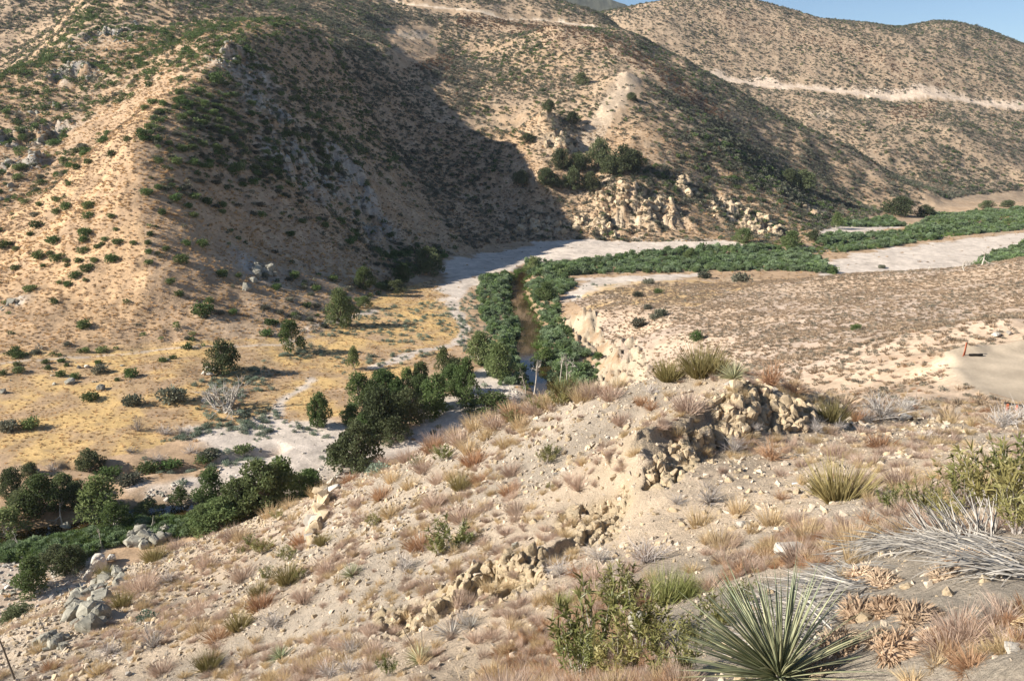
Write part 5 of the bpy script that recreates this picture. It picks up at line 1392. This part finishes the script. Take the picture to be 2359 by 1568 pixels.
for i, (u, v, w, lb) in enumerate([(2222 + 72, 775, 26, 'pale tan boulder on the berm behind the pad'), (2322, 770, 24, 'flat pale boulder right of the tan one on the berm'), (2095, 935, 34, 'pale boulder on the saddle beside the grey brush'), (2085, 965, 34, 'half buried white slab by the trail'), (2180, 985, 18, 'light stone stump by the trail'), (2285, 968, 30, 'pale boulder right of the trail under grey brush'), (2165, 873, 12, 'white stone below the pad corner')]):
    p = at_px(u, v, 10); k_ = mpp(p)
    put('boulder', ROCKW[i % 5], (p[0], p[1], p[2] + w * k_ * 0.15), (w * k_, w * k_ * 0.7, w * k_ * 0.6), lb, 'rock')
for i, (u, v, w, lb) in enumerate([(2250, 985, 30, 'dark red brush heap at the edge of the trail'), (2110, 945, 26, 'dark burnt stub beside the saddle boulder')]):
    p = at_px(u, v, 10); k_ = mpp(p)
    put('brush_heap', TWIGS_R[i], p, w * k_ * 1.3, lb, 'brush')

# ================================================================== plants of the near slope
RM = 40
def plant(name, meshes, u, v, wpx, nat, label, cat, group=None, hs=1.0, rmax=60, rz=None):
    p = at_px(u, v, 1.5)
    if p is None or math.hypot(p[0], p[1]) > rmax: return None
    s = wpx * 1.3 * mpp(p) / nat
    rot = (random.uniform(-.06, .06), random.uniform(-.06, .06), random.uniform(0, 6.28) if rz is None else rz)
    return put(name, meshes, (p[0], p[1], p[2] - 0.02 * s), (s, s, s * hs), label, cat, group, rot)

def desc(u, v):
    """where on the near slope a plant stands, in words one can follow"""
    if v < 1000 and u > 1400: return 'on the knoll by the rock outcrop' if u < 1900 else 'on the saddle by the trail'
    if u > 1850: return 'near the dead yucca leaves' if v > 1230 else 'below the trail'
    if v < 1130 and u > 820: return 'along the crest of the near slope'
    if u < 420: return 'beside the grey granite blocks'
    if 420 <= u < 790: return 'between the granite blocks and the pale rock rib'
    if 790 <= u < 1120 and v < 1270: return 'right of the pale rock rib'
    if 790 <= u < 1250: return 'left of the broken earth bank'
    if u >= 1250 and v > 1250: return 'below the broken earth bank'
    return 'above the broken earth bank'

GT = [(556, 1244, 34), (460, 1454, 34), (223, 1551, 30), (198, 1448, 26), (669, 1201, 24), (1040, 1104, 30), (944, 1124, 30), (904, 1108, 34), (900, 1188, 32), (1050, 1155, 24), (1560, 1000, 26), (1165, 1030, 30), (1200, 985, 34), (1120, 1010, 36), (1260, 935, 34), (1320, 905, 40), (1340, 892, 36), (1080, 1040, 40), (760, 1130, 30), (620, 1190, 30), (1090, 985, 34), (700, 1150, 26), (330, 1400, 26), (90, 1500, 28), (1700, 1180, 40), (1610, 1210, 44), (1660, 1260, 50), (1780, 1210, 50), (1860, 1240, 54), (1960, 1260, 60)]
for i, (u, v, w) in enumerate(GT):
    plant('bunchgrass', GRASS_S[i % 3], u, v, w * 1.15, 0.55, 'straw yellow bunchgrass tuft ' + desc(u, v), 'grass', 'straw tufts ' + desc(u, v), 1.0)
_cr = [(640, 1150), (750, 1102), (900, 1032), (1000, 997), (1150, 934), (1300, 898), (1420, 884)]
for i in range(54):
    f = i / 53 * 6; a_ = int(min(f, 5)); f -= a_
    u = _cr[a_][0] + (_cr[a_ + 1][0] - _cr[a_][0]) * f; v = _cr[a_][1] + (_cr[a_ + 1][1] - _cr[a_][1]) * f + 4 + (i * 7 % 5) * 7
    nm_, me_, lb_ = (('bunchgrass', GRASS_S, 'tall straw grass fringing the crest of the near slope'), ('dry_bush', GRASS_P, 'pinkish grass clump fringing the crest of the near slope'), ('bunchgrass', GRASS_S, 'tall straw grass fringing the crest of the near slope'), ('buckwheat_bush', GRASS_R, 'rust coloured clump fringing the crest of the near slope'))[(i * 5 + i // 4) % 4]
    plant(nm_, me_[i % 3], u, v, 34 + (i * 13 % 22), 0.7, lb_, 'grass' if nm_ == 'bunchgrass' else 'bush', lb_.split(' fringing')[0] + ' on the crest', 1.1)
PT = [(476, 1304, 46), (453, 1411, 54), (503, 1471, 58), (326, 1358, 70), (756, 1318, 60), (117, 1541, 44), (373, 1548, 52), (406, 1264, 40), (693, 1251, 50), (977, 1084, 52), (1010, 1111, 44), (1094, 1068, 64), (1177, 1091, 48), (824, 1164, 46), (880, 1144, 52), (834, 1204, 48), (1000, 1164, 56), (1174, 1138, 46), (1190, 1181, 52), (1333, 1121, 52), (970, 1261, 76), (1067, 1198, 70), (1585, 946, 74), (1480, 930, 40), (1430, 975, 44), (1145, 985, 70), (1190, 960, 72), (1235, 948, 60), (1060, 1020, 60), (1000, 1035, 56), (940, 1060, 50), (560, 1330, 60), (600, 1400, 64), (700, 1380, 50), (2073, 1114, 74), (2030, 1030, 66), (1925, 1048, 50), (1840, 1291, 84), (1105, 1110, 44), (540, 1240, 50), (500, 1225, 44), (640, 1160, 40)]
for i, (u, v, w) in enumerate(PT):
    if i % 3 == 2:
        plant('buckwheat_bush', GRASS_R[i % 3], u, v, w, 0.72, 'rust coloured dry buckwheat bush ' + desc(u, v), 'bush', 'rust bushes ' + desc(u, v))
    else:
        plant('dry_bush', GRASS_P[i % 3], u, v, w, 0.74, 'pinkish tan dry bush of fine stems ' + desc(u, v), 'bush', 'pinkish bushes ' + desc(u, v))
OT = [(356, 1291, 48), (280, 1394, 44), (480, 1538, 54), (743, 1254, 34), (187, 1348, 36), (1540, 873, 64), (1615, 862, 88), (1650, 862, 60), (1915, 972, 66), (663, 1341, 60), (550, 1447, 54), (596, 1371, 44), (1934, 1150, 118), (1888, 1135, 50), (1300, 915, 60), (240, 1330, 36), (1060, 1125, 50)]
for i, (u, v, w) in enumerate(OT):
    lb = 'large olive brown broom bush on the bank below the trail' if u == 1934 else 'olive broom like bush of upright stems ' + desc(u, v)
    plant('broom_bush', BROOM[i % 2], u, v, w, 0.78, lb, 'bush', None if u == 1934 else 'olive bushes ' + desc(u, v), 1.15)
GTW = [(390, 1341, 54), (353, 1491, 74), (629, 1441, 58), (253, 1504, 62), (930, 1314, 64), (1490, 1294, 90), (1290, 1324, 66), (810, 1504, 54), (804, 1547, 54), (1634, 1158, 80), (1880, 993, 44), (1740, 990, 30), (1620, 1010, 40), (1930, 990, 40), (1500, 905, 34), (1690, 1040, 60), (760, 1560, 60), (1380, 1290, 60), (1070, 1440, 60), (2130, 1010, 40), (1560, 1160, 40)]
for i, (u, v, w) in enumerate(GTW):
    plant('twig_shrub', TWIGS_G[i % 3], u, v, w, 0.85, 'bare grey twiggy shrub ' + desc(u, v), 'shrub', 'grey twig shrubs ' + desc(u, v), 0.9)
for i, (u, v, w) in enumerate([(2028, 962, 96), (2075, 955, 80), (2310, 985, 90), (2355, 980, 90), (1990, 970, 50), (336, 1428, 52), (871, 1088, 54)]):
    me, lb = (TWIGS_P[i % 2], 'pale ash grey brush ') if i < 5 else (BLUSAGE[i % 3], 'silvery sage bush ')
    plant('pale_brush', me, u, v, w, 0.9 if i < 5 else 1.7, lb + desc(u, v), 'brush', lb + desc(u, v), 0.85)
for i, (u, v, w) in enumerate([(1777, 888, 90), (1830, 905, 60), (1777, 1058, 80), (1500, 945, 46), (1970, 972, 54), (2000, 1205, 60), (1980, 1230, 50), (1800, 1150, 40), (1480, 1290, 60), (1330, 1330, 70)]):
    plant('buckwheat_bush', TWIGS_R[i % 2], u, v, w, 0.75, 'reddish brown dry flower heads bush ' + desc(u, v), 'bush', 'reddish bushes ' + desc(u, v), 0.9)
YL = [(576, 1254, 30), (603, 1274, 50), (663, 1291, 46), (616, 1331, 36), (640, 1194, 30), (556, 1274, 22), (1044, 1262, 96), (1010, 1275, 60), (860, 1211, 38), (1017, 1060, 52), (1257, 1068, 44), (1270, 1050, 40), (1267, 1126, 22), (1290, 935, 54), (1240, 945, 44), (1180, 975, 40), (860, 1060, 40), (930, 1035, 40), (690, 1330, 30), (960, 1075, 34)]
for i, (u, v, w) in enumerate(YL):
    st, lf = YERBA[i % 3]
    plant('leafy_bush', {'stems': st, 'leaves': lf}, u, v, w, 1.15, 'green leafy bush with lance shaped leaves ' + desc(u, v), 'bush', 'leafy bushes ' + desc(u, v), 0.8)
YB = [(1367, 1530, 190, 'tall leafy bush with bare stems right of the dead yucca stump'), (1477, 1500, 150, 'leafy bush in front of the half hidden boulder'), (1430, 1420, 120, 'leafy bush behind the half hidden boulder'), (1540, 1566, 130, 'leafy bush just left of the big green yucca'), (894, 1556, 50, 'small leafy sprig below the dead yucca stump'), (1334, 1568, 120, 'low leafy bush among red dry flowers'), (1420, 1566, 120, 'leafy bush beside the low red dry flowers'),
      (2290, 1190, 170, 'big leafy bush on the bank behind the grey yucca leaves'), (2340, 1160, 150, 'leafy bush at the top of the bank beside the trail'), (2220, 1170, 130, 'bright leafy bush in the middle of the bank'), (2125, 1190, 90, 'leafy bush at the left of the bank thicket'), (2045, 1180, 64, 'thin leafy sprig bush beside the broom bush'), (2170, 1215, 90, 'leafy bush right behind the grey yucca leaves'), (2340, 1230, 110, 'leafy bush with red stems by the grey yucca leaves'), (1700, 1400, 70, 'leafy sprig behind the big green yucca'), (1650, 1450, 90, 'dry leafed bush left of the big green yucca'), (1600, 1500, 90, 'leafy bush between the boulder and the big yucca')]
for i, (u, v, w, lb) in enumerate(YB):
    st, lf = YERBA[i % 3]
    plant('leafy_bush', {'stems': st, 'leaves': lf}, u, v, w, 1.25, lb, 'bush', None, 1.2)
plant('broom_shrub', EPHED[0], 1537, 1384, 84, 0.75, 'bright green feathery broom shrub behind the leafy bush', 'shrub', None, 1.1)
plant('broom_shrub', EPHED[1], 1586, 1372, 60, 0.75, 'smaller green feathery shrub beside the bright broom', 'shrub', None, 1.0)
plant('broom_shrub', EPHED[1], 1300, 1400, 44, 0.75, 'pale green feathery shrub at the edge of the leafy bush', 'shrub', None, 0.9)
# yuccas
for i, (u, v, w, lb) in enumerate([(646, 1514, 60, 'spiky green yucca alone on the lower slope'), (811, 1324, 58, 'spiky green yucca beside the rust bush'), (967, 1520, 74, 'green yucca with two dead flower stalks'), (1690, 870, 78, 'green yucca on the top of the knoll')]):
    o = plant('yucca', {'rosette': YUCCA[i % 2]}, u, v, w, 1.25, lb, 'yucca', None, 1.05)
    if i == 2:
        for (tx_, tz_, r_) in ((-0.55, 1.15, 0.0), (-0.12, 1.5, 0.12)):
            V, F = tube([(r_, 0, 0), (r_ + tx_ * 0.5, 0.02, tz_ * 0.55), (r_ + tx_, 0.05, tz_)], 0.013, 0.006, 5)
            link('flower_stalk', mesh_np('stalk', V, F, M_BARK), o).rotation_euler = (0, 0, -o.rotation_euler.z)
for i, (u, v, w, lb) in enumerate([(1040, 1462, 76, 'grey dead yucca stump with drooping leaves beside the stalked yucca'), (1085, 1445, 50, 'blackened dead yucca crown behind the grey stump'), (1742, 860, 44, 'dead grey yucca beside the green one on the knoll'), (1660, 868, 40, 'dry yellowing yucca under the green one on the knoll')]):
    plant('dead_yucca', {'dead_rosette': DEADR[i % 2]}, u, v, w, 0.9, lb, 'yucca', None, 0.8)
p = at_px(35, 1566, 2)
V, F = tube([(0, 0, 0), (-0.25, 0.1, 1.0), (-0.55, 0.2, 2.0), (-0.7, 0.2, 2.9)], 0.03, 0.012, 6)
link('flower_stalk', mesh_np('stalk', V, F, M_BARK), None, None, 'tall dead yucca flower stalk leaning over the lower slope', 'stalk', None, p)

# the big green yucca in front: every leaf a piece of its own
def leaf_mesh(seed, L, w, mat, droop, fold=0.35, seg=6):
    """one folded sword leaf growing along +X"""
    rng = np.random.default_rng(seed)
    V, F = [], []
    q = np.zeros(3); d = np.array((1.0, 0, 0)); side = rng.normal() * 0.06
    for k_ in range(seg + 1):
        f = k_ / seg
        ww = w * 0.5 * min(1, (0.75 + f)) * (1 - f ** 2.2)
        V += [q + (0, ww, fold * ww), q, q + (0, -ww, fold * ww), q + (0, 0, -0.25 * ww)]
        q = q + d * L / seg
        d = unit(d + np.array((0, side, -droop)) / seg)
    for k_ in range(seg):
        b_ = 4 * k_
        F += [(b_, b_ + 1, b_ + 5, b_ + 4), (b_ + 1, b_ + 2, b_ + 6, b_ + 5), (b_ + 2, b_ + 3, b_ + 7, b_ + 6), (b_ + 3, b_, b_ + 4, b_ + 7)]
    return mesh_np('leaf', V, F, mat, True)
LEAVES = [leaf_mesh(600 + s, 1.0, 0.030, M_YUCCA, 0.08 + 0.1 * s) for s in range(4)]
DLEAVES = [leaf_mesh(620 + s, 1.0, 0.034, M_DEADY, 0.15 + 0.22 * s, 0.5) for s in range(5)]
def leaf_obj(root, me, loc, d, L, roll=0.0, w=1.0):
    d = Vector(d).normalized()
    o = link('leaf', me, root, loc=loc)
    q = d.to_track_quat('X', 'Z')
    o.rotation_euler = (q.to_matrix() @ Matrix.Rotation(roll, 3, 'X')).to_euler()
    o.scale = (L, w, w)
    return o
rl = np.random.default_rng(5)
p = at_px(1795, 1568, 1.5)
root = empty('yucca', p + np.array((0, 0, 0.02)), 'big green yucca with long sword leaves beside the dead grey leaves', 'yucca')
for i in range(260):
    z_ = rl.random() ** 0.65 * 0.98; a_ = rl.random() * 6.283
    s_ = math.sqrt(1 - z_ * z_)
    d = np.array((math.cos(a_) * s_ - 0.38, math.sin(a_) * s_ + 0.08, z_ + 0.05))
    leaf_obj(root, LEAVES[i % 4], tuple(unit(d) * 0.04), d, 0.46 + 0.30 * rl.random(), rl.normal() * 0.4, 0.5)
# the collapsed dead yuccas: grey straps lying over the mound
def dead_mat(pxs, n, spread, Lr, label, dirs, seed, up=0.12):
    rr = np.random.default_rng(seed)
    ps = [at_px(u, v, 1.5) for u, v in pxs]
    root = empty('dead_yucca', ps[0], label, 'yucca')
    for i in range(n):
        t_ = rr.random() * (len(ps) - 1); k_ = int(t_)
        q = ps[k_] + (ps[k_ + 1] - ps[k_]) * (t_ - k_) + np.array((rr.normal() * spread, rr.normal() * spread, 0))
        q[2] = float(ground(q[0], q[1])) + 0.01 + 0.05 * rr.random()
        base_a = dirs[0] + (dirs[1] - dirs[0]) * t_ / (len(ps) - 1)
        a_ = base_a + rr.normal() * 0.45
        d = np.array((math.cos(a_), math.sin(a_), up + abs(rr.normal()) * 0.13 - 0.08))
        leaf_obj(root, DLEAVES[int(rr.integers(0, 5))], tuple(q - ps[0]), d, 0.24 + 0.36 * rr.random(), rr.normal() * 0.5, 0.5)
    return root
dead_mat([(1830, 1520), (1850, 1420), (1900, 1350), (1960, 1310)], 290, 0.13, 0.6, 'mat of fallen grey yucca leaves curving beside the big green yucca', (2.6, 3.3), 11)
dead_mat([(1880, 1470), (1930, 1400), (1990, 1340)], 170, 0.12, 0.6, 'grey dead yucca leaves heaped right of the fallen mat', (2.9, 3.5), 12)
dead_mat([(1990, 1262), (2100, 1258), (2220, 1262), (2358, 1290)], 300, 0.13, 0.6, 'long band of grey dead yucca leaves along the top of the bare mound', (3.3, 2.5), 13)
dead_mat([(2120, 1245), (2200, 1238), (2280, 1245)], 90, 0.08, 0.6, 'upright grey dead yucca leaves in front of the leafy bank', (2.4, 1.2), 14, 0.9)
dead_mat([(2290, 1310), (2358, 1330)], 60, 0.10, 0.6, 'grey dead yucca leaves fallen over the right end of the mound', (3.0, 2.7), 15)
# shaggy dead rosette crowns on the bare mound
for i, (u, v, w) in enumerate([(2000, 1330, 64), (2040, 1345, 60), (1990, 1420, 80), (2050, 1410, 70), (2120, 1430, 80), (2080, 1500, 90), (2030, 1480, 60), (1940, 1480, 70), (1950, 1500, 60), (2180, 1330, 60), (2230, 1300, 70), (2150, 1470, 50), (1900, 1545, 60)]):
    p = at_px(u, v, 1.5); s = w * 1.6 * mpp(p)
    rr = np.random.default_rng(700 + i)
    n = 420
    dd = unit(rr.normal(size=(n, 3))); dd[:, 2] = np.abs(dd[:, 2])
    V, F = blades(dd * np.array((0.5, 0.34, 0.16)) * 0.9, dd * np.array((1, 1, 0.5)) + np.array((0.5, -0.5, -0.1)) + rr.normal(size=(n, 3)) * 0.4, 0.22, 0.035, rr, 0.6, 2)
    bm = bmesh.new(); bmesh.ops.create_icosphere(bm, subdivisions=3, radius=0.5)
    for vv in bm.verts: vv.co = Vector((vv.co.x * 0.9, vv.co.y * 0.62, vv.co.z * 0.28)) * (1 + 0.12 * math.sin(vv.co.x * 17 + i) * math.cos(vv.co.y * 21))
    me = bpy.data.meshes.new('core'); bm.to_mesh(me); bm.free(); me.materials.append(M_FIBRE)
    o = empty('dead_yucca', p, 'shaggy brown dead yucca crown on the bare grey mound', 'yucca', 'shaggy dead crowns on the mound', rr.random() * 1.2 + 0.2, s)
    link('core', me, o); link('fibre', mesh_np('fibre', V, F, M_FIBRE, False), o)

# ================================================================== rock of the near slope
def outcrop(name, label, poly, n, size, meshes, seed, out=0.3, tall=1.2):
    """an outcrop made of separate fractured blocks"""
    rr = np.random.default_rng(seed)
    us = [q[0] for q in poly]; vs = [q[1] for q in poly]
    c = at_px(sum(us) / len(us), sum(vs) / len(vs), 3)
    root = empty(name, c, label, 'rock')
    k_ = 0; tries = 0
    while k_ < n and tries < n * 30:
        tries += 1
        u, v = rr.uniform(min(us), max(us)), rr.uniform(min(vs), max(vs))
        if not in_poly(np.array([u]), np.array([v]), poly)[0]: continue
        p = at_px(u, v, 3)
        if p is None or abs(p[1] - c[1]) > 12: continue
        s = size * mpp(p) * (0.5 + 0.9 * rr.random() ** 1.7)
        o = link('block', meshes[int(rr.integers(0, len(meshes)))], root, loc=tuple(p - c + np.array((0, 0, s * (out - 0.28) * (0.4 + rr.random())))))
        o.rotation_euler = (rr.normal() * 0.35, rr.normal() * 0.35, rr.random() * 6.28)
        o.scale = (s * (0.7 + 0.5 * rr.random()), s * (0.7 + 0.4 * rr.random()), s * tall * (0.7 + 0.7 * rr.random()))
        k_ += 1
    return root
outcrop('rock_outcrop', 'fractured buff rock outcrop on the knoll', z4([(640, 520), (820, 400), (1050, 410), (1250, 520), (1180, 620), (1050, 860), (880, 900), (700, 900), (640, 740)]), 110, 24, ROCKB, 21, 0.1, 1.3)
outcrop('rock_outcrop', 'blocky rounded buff rock at the right end of the knoll outcrop', z4([(1230, 560), (1400, 560), (1600, 660), (1560, 780), (1450, 840), (1250, 800)]), 60, 25, ROCKB, 22, 0.15, 1.4)
outcrop('rock_outcrop', 'jagged lower rock band running down from the knoll outcrop', z4([(0, 1200), (180, 1010), (330, 880), (560, 800), (660, 900), (560, 1040), (300, 1200), (120, 1330), (0, 1330)]), 100, 20, ROCKB, 23, 0.1, 1.4)
outcrop('rock_outcrop', 'broken tan earth bank in the middle of the near slope', z2([(850, 840), (1000, 760), (1200, 700), (1400, 640), (1440, 760), (1250, 980), (1040, 1040), (900, 960)]), 70, 22, ROCKB, 24, 0.0, 1.0)
outcrop('rock_outcrop', 'crumbling rubble band between the knoll and the middle bank', z2([(1440, 520), (1600, 380), (1900, 250), (2000, 140), (2000, 300), (1880, 600), (1780, 640), (1560, 560)]), 80, 13, ROCKB, 25, 0.1, 1.0)
outcrop('rock_outcrop', 'dark hollowed bank at the lower end of the broken earth', z2([(200, 1110), (420, 1060), (620, 960), (860, 960), (860, 1040), (560, 1120), (420, 1240), (260, 1180)]), 50, 15, ROCKB, 26, 0.0, 1.0)
outcrop('rock_outcrop', 'pale rock rib standing up from the near slope', [(765, 1110), (790, 1105), (780, 1125), (758, 1140), (740, 1210), (722, 1255), (708, 1250), (725, 1190), (742, 1130)], 60, 26, ROCKB[:5] + ROCKW_LO[:2], 27, 0.5, 1.8)
outcrop('rock_outcrop', 'short pale rib of stones right of the standing rib', z2([(430, 340), (480, 420), (440, 500), (370, 600), (320, 600), (380, 460)]), 34, 10, ROCKW_LO + ROCKB[:3], 28, 0.3, 1.2)
outcrop('rock_outcrop', 'pale stony patch at the foot of the slope', [(560, 1568), (600, 1540), (680, 1520), (720, 1535), (700, 1568)], 34, 9, ROCKW_LO + ROCKB[:3], 29, 0.2, 0.8)
outcrop('granite_outcrop', 'grey granite blocks stacked on the slope below the white boulder', [(150, 1400), (190, 1360), (240, 1380), (250, 1420), (215, 1450), (170, 1440)], 46, 36, ROCKG, 31, 0.4, 1.2)
outcrop('granite_outcrop', 'cluster of weathered grey stones low on the left slope', [(95, 1480), (120, 1460), (155, 1470), (150, 1495), (105, 1500)], 30, 26, ROCKG, 32, 0.4, 1.1)
outcrop('granite_outcrop', 'grey granite blocks along the slope crest beside the streamside trees', [(300, 1235), (350, 1225), (400, 1222), (390, 1240), (330, 1262), (300, 1262)], 34, 30, ROCKG, 33, 0.4, 1.2)
outcrop('granite_outcrop', 'grey granite rubble between the white boulder and the stacked blocks', [(230, 1310), (270, 1290), (300, 1320), (260, 1370), (210, 1370)], 40, 24, ROCKG, 34, 0.3, 1.0)
FB = [(226, 1312, 46, 58, 'big white tilted boulder at the crest beside the cobble bar', 0), (205, 1335, 24, 36, 'narrow white slab below the big tilted boulder', 1), (258, 1292, 20, 24, 'white stone right of the big tilted boulder', 1), (1814, 1276, 80, 40, 'half buried white boulder behind the pink bush', 0), (1712, 1214, 30, 24, 'pinkish stone on the grassy bank', 1), (1187, 1262, 18, 18, 'grey pebble on the edge of the broken bank', 2), (1102, 1290, 14, 14, 'dark pebble on the edge of the broken bank', 2), (1473, 1445, 62, 46, 'grey boulder half hidden behind the leafy bush', 2), (1297, 1086, 16, 13, 'pale stone above the broken bank', 1), (1278, 1094, 14, 10, 'pinkish stone above the broken bank', 1), (2172, 1332, 22, 16, 'grey pebble on the bare mound', 2), (2145, 1402, 30, 14, 'flat grey stone on the bare mound', 2), (1990, 1130, 16, 12, 'pale stone by the broom bush', 1), (1910, 1530, 30, 22, 'pinkish rock beside the big yucca', 1), (1680, 885, 26, 10, 'flat white stone under the knoll yucca', 1), (2330, 1500, 50, 26, 'tan angular rock at the edge of the mound', 1), (296, 1555, 22, 14, 'pale slab stone low on the slope', 1), (300, 1520, 18, 10, 'pale stone in the grey brush', 1), (1400, 1010, 12, 9, 'pale stone on the upper slope', 1), (1375, 960, 14, 8, 'white stone near the crest', 1)]
for i, (u, v, w, h, lb, kd) in enumerate(FB):
    p = at_px(u, v, 1.5); k_ = mpp(p)
    put('boulder', (ROCKW, ROCKW, ROCKG)[kd][i % 5], (p[0], p[1], p[2] + 0.3 * h * k_), (w * k_ * 1.05, w * k_ * 0.8, h * k_ * 1.25), lb, 'rock', None, rot=(0.12 * (i % 3), 0.5 if i == 0 else 0.1 * (i % 4), i * 0.7))
# pale litter scraps
M_LIT = rock_mat('pale_plastic', (0.55, 0.66, 0.68), (0.75, 0.8, 0.8), 3, 0.002)
p = at_px(1824, 1116, 2)
V, F = tube([(0, 0, .02), (.06, 0, .03), (.16, .01, .03), (.18, .01, .03)], 0.025, 0.012, 8)
link('plastic_bottle', mesh_np('bottle', V, F, M_LIT), None, None, 'crushed pale blue plastic bottle on the dry slope', 'litter', None, p)
p = at_px(1870, 1176, 2); V, F = tube([(0, 0, .02), (.15, 0.02, .03), (.33, .0, .02)], 0.018, 0.012, 5)
link('bleached_stick', mesh_np('stick', V, F, M_DEADY), None, None, 'bleached stick lying on the grassy bank', 'stick', None, p)

# ------------------------------------------------------------------ fine cover of the near slope
Nc = candidates(110000, 2.6, 48, 1021, 0.03)
nt_ = in_poly(Nc['x'], Nc['y'], ter); nx = fbm(Nc['x'], Nc['y'], 3.5, 3, 261); n5 = fbm(Nc['x'], Nc['y'], 1.2, 2, 265)
rnd = rg.random(Nc['n']); notrail = seg_dist(Nc['x'], Nc['y'], TRAIL)[0] > 1.1
mound = (np.hypot(Nc['x'] - 2.9, Nc['y'] - 3.0) < 2.6) & (Nc['v'] > 1270)
q = (rnd < 0.045 + 0.16 * nx) & notrail & ~mound & ~nt_
c = sub(Nc, q); scatter_stuff('dry_stubble', pts_of(c, -0.01), 0.25 + 0.5 * rg.random(c['n']), GRASS_S + GRASS_P, 'sparse dry grass stubble over the near slope', 'grass', 541, 0.35, 0.75)
q = (rg.random(Nc['n']) < 0.7) & ~nt_
c = sub(Nc, q); ps_ = (0.022 + 0.12 * rg.random(c['n']) ** 6) * (1 + 0.5 * (c['r'] > 12) + 0.6 * (c['r'] > 22))
scatter_stuff('pebbles', pts_of(c, 0.0), ps_, PEBS + ROCKB[:2], 'small pebbles and rubble strewn over the near slope', 'pebbles', 542, 0.6)
N2 = candidates(20000, 2.6, 13, 1023, 0.03)
zone = in_poly(N2['u'], N2['v'], [(1100, 1568), (1180, 1470), (1330, 1380), (1500, 1380), (1700, 1330), (1900, 1300), (2000, 1230), (1850, 1200), (1500, 1420), (1600, 1600), (1100, 1640)]) | in_poly(N2['u'], N2['v'], [(2060, 1568), (2150, 1480), (2358, 1400), (2420, 1480), (2300, 1520), (2200, 1640)])
q = zone & (rg.random(N2['n']) < 0.45)
c = sub(N2, q); scatter_stuff('dry_litter', pts_of(c, -0.01), 0.16 + 0.3 * rg.random(c['n']), GRASS_R + GRASS_S + TWIGS_R + GRASS_P, 'rust and straw coloured dry litter around the near bushes', 'litter', 543, 0.5, 0.7)

# low scrub on the saddle and the bank below the pad
K_ = candidates(26000, 25, 96, 1025, 0.01)
q = (K_['u'] > 1840) & ~K_['pad'] & (K_['v'] < 1005) & (K_['z'] > 30) & (seg_dist(K_['x'], K_['y'], TRAIL)[0] > 1.0) & (rg.random(K_['n']) < 0.30 + 0.5 * fbm(K_['x'], K_['y'], 7, 3, 281))
c = sub(K_, q)
scatter_stuff('bank_scrub', pts_of(c, -0.02), 0.45 + 0.6 * rg.random(c['n']), LO_DUN + GRASS_R[:1] + GRASS_S[:2] + GRASS_P[:1], 'low dun scrub on the bank below the dirt pad', 'scrub', 544, 0.2, 0.8)
# ================================================================== thin air between here and the far mountain
bm = bmesh.new(); bmesh.ops.create_cube(bm, size=1)
for v_ in bm.verts:
    v_.co = Vector((v_.co.x * 9000, v_.co.y * 9000, float(GZ.min()) - 1.5 + (v_.co.z + 0.5) * (float(GZ.max()) - float(GZ.min()) + 12)))
me = bpy.data.meshes.new('haze'); bm.to_mesh(me); bm.free()
hm = bpy.data.materials.new('thin_haze'); hm.use_nodes = True
ht = hm.node_tree
ht.nodes.remove(ht.nodes['Principled BSDF'])
pv = ht.nodes.new('ShaderNodeVolumePrincipled')
pv.inputs['Color'].default_value = (0.78, 0.87, 1.0, 1)
pv.inputs['Density'].default_value = 0.00004
pv.inputs['Anisotropy'].default_value = 0.2
ht.links.new(pv.outputs[0], ht.nodes['Material Output'].inputs['Volume'])
me.materials.append(hm)
link('haze', me, None, 'stuff', 'thin blue haze filling the valley air', 'haze')
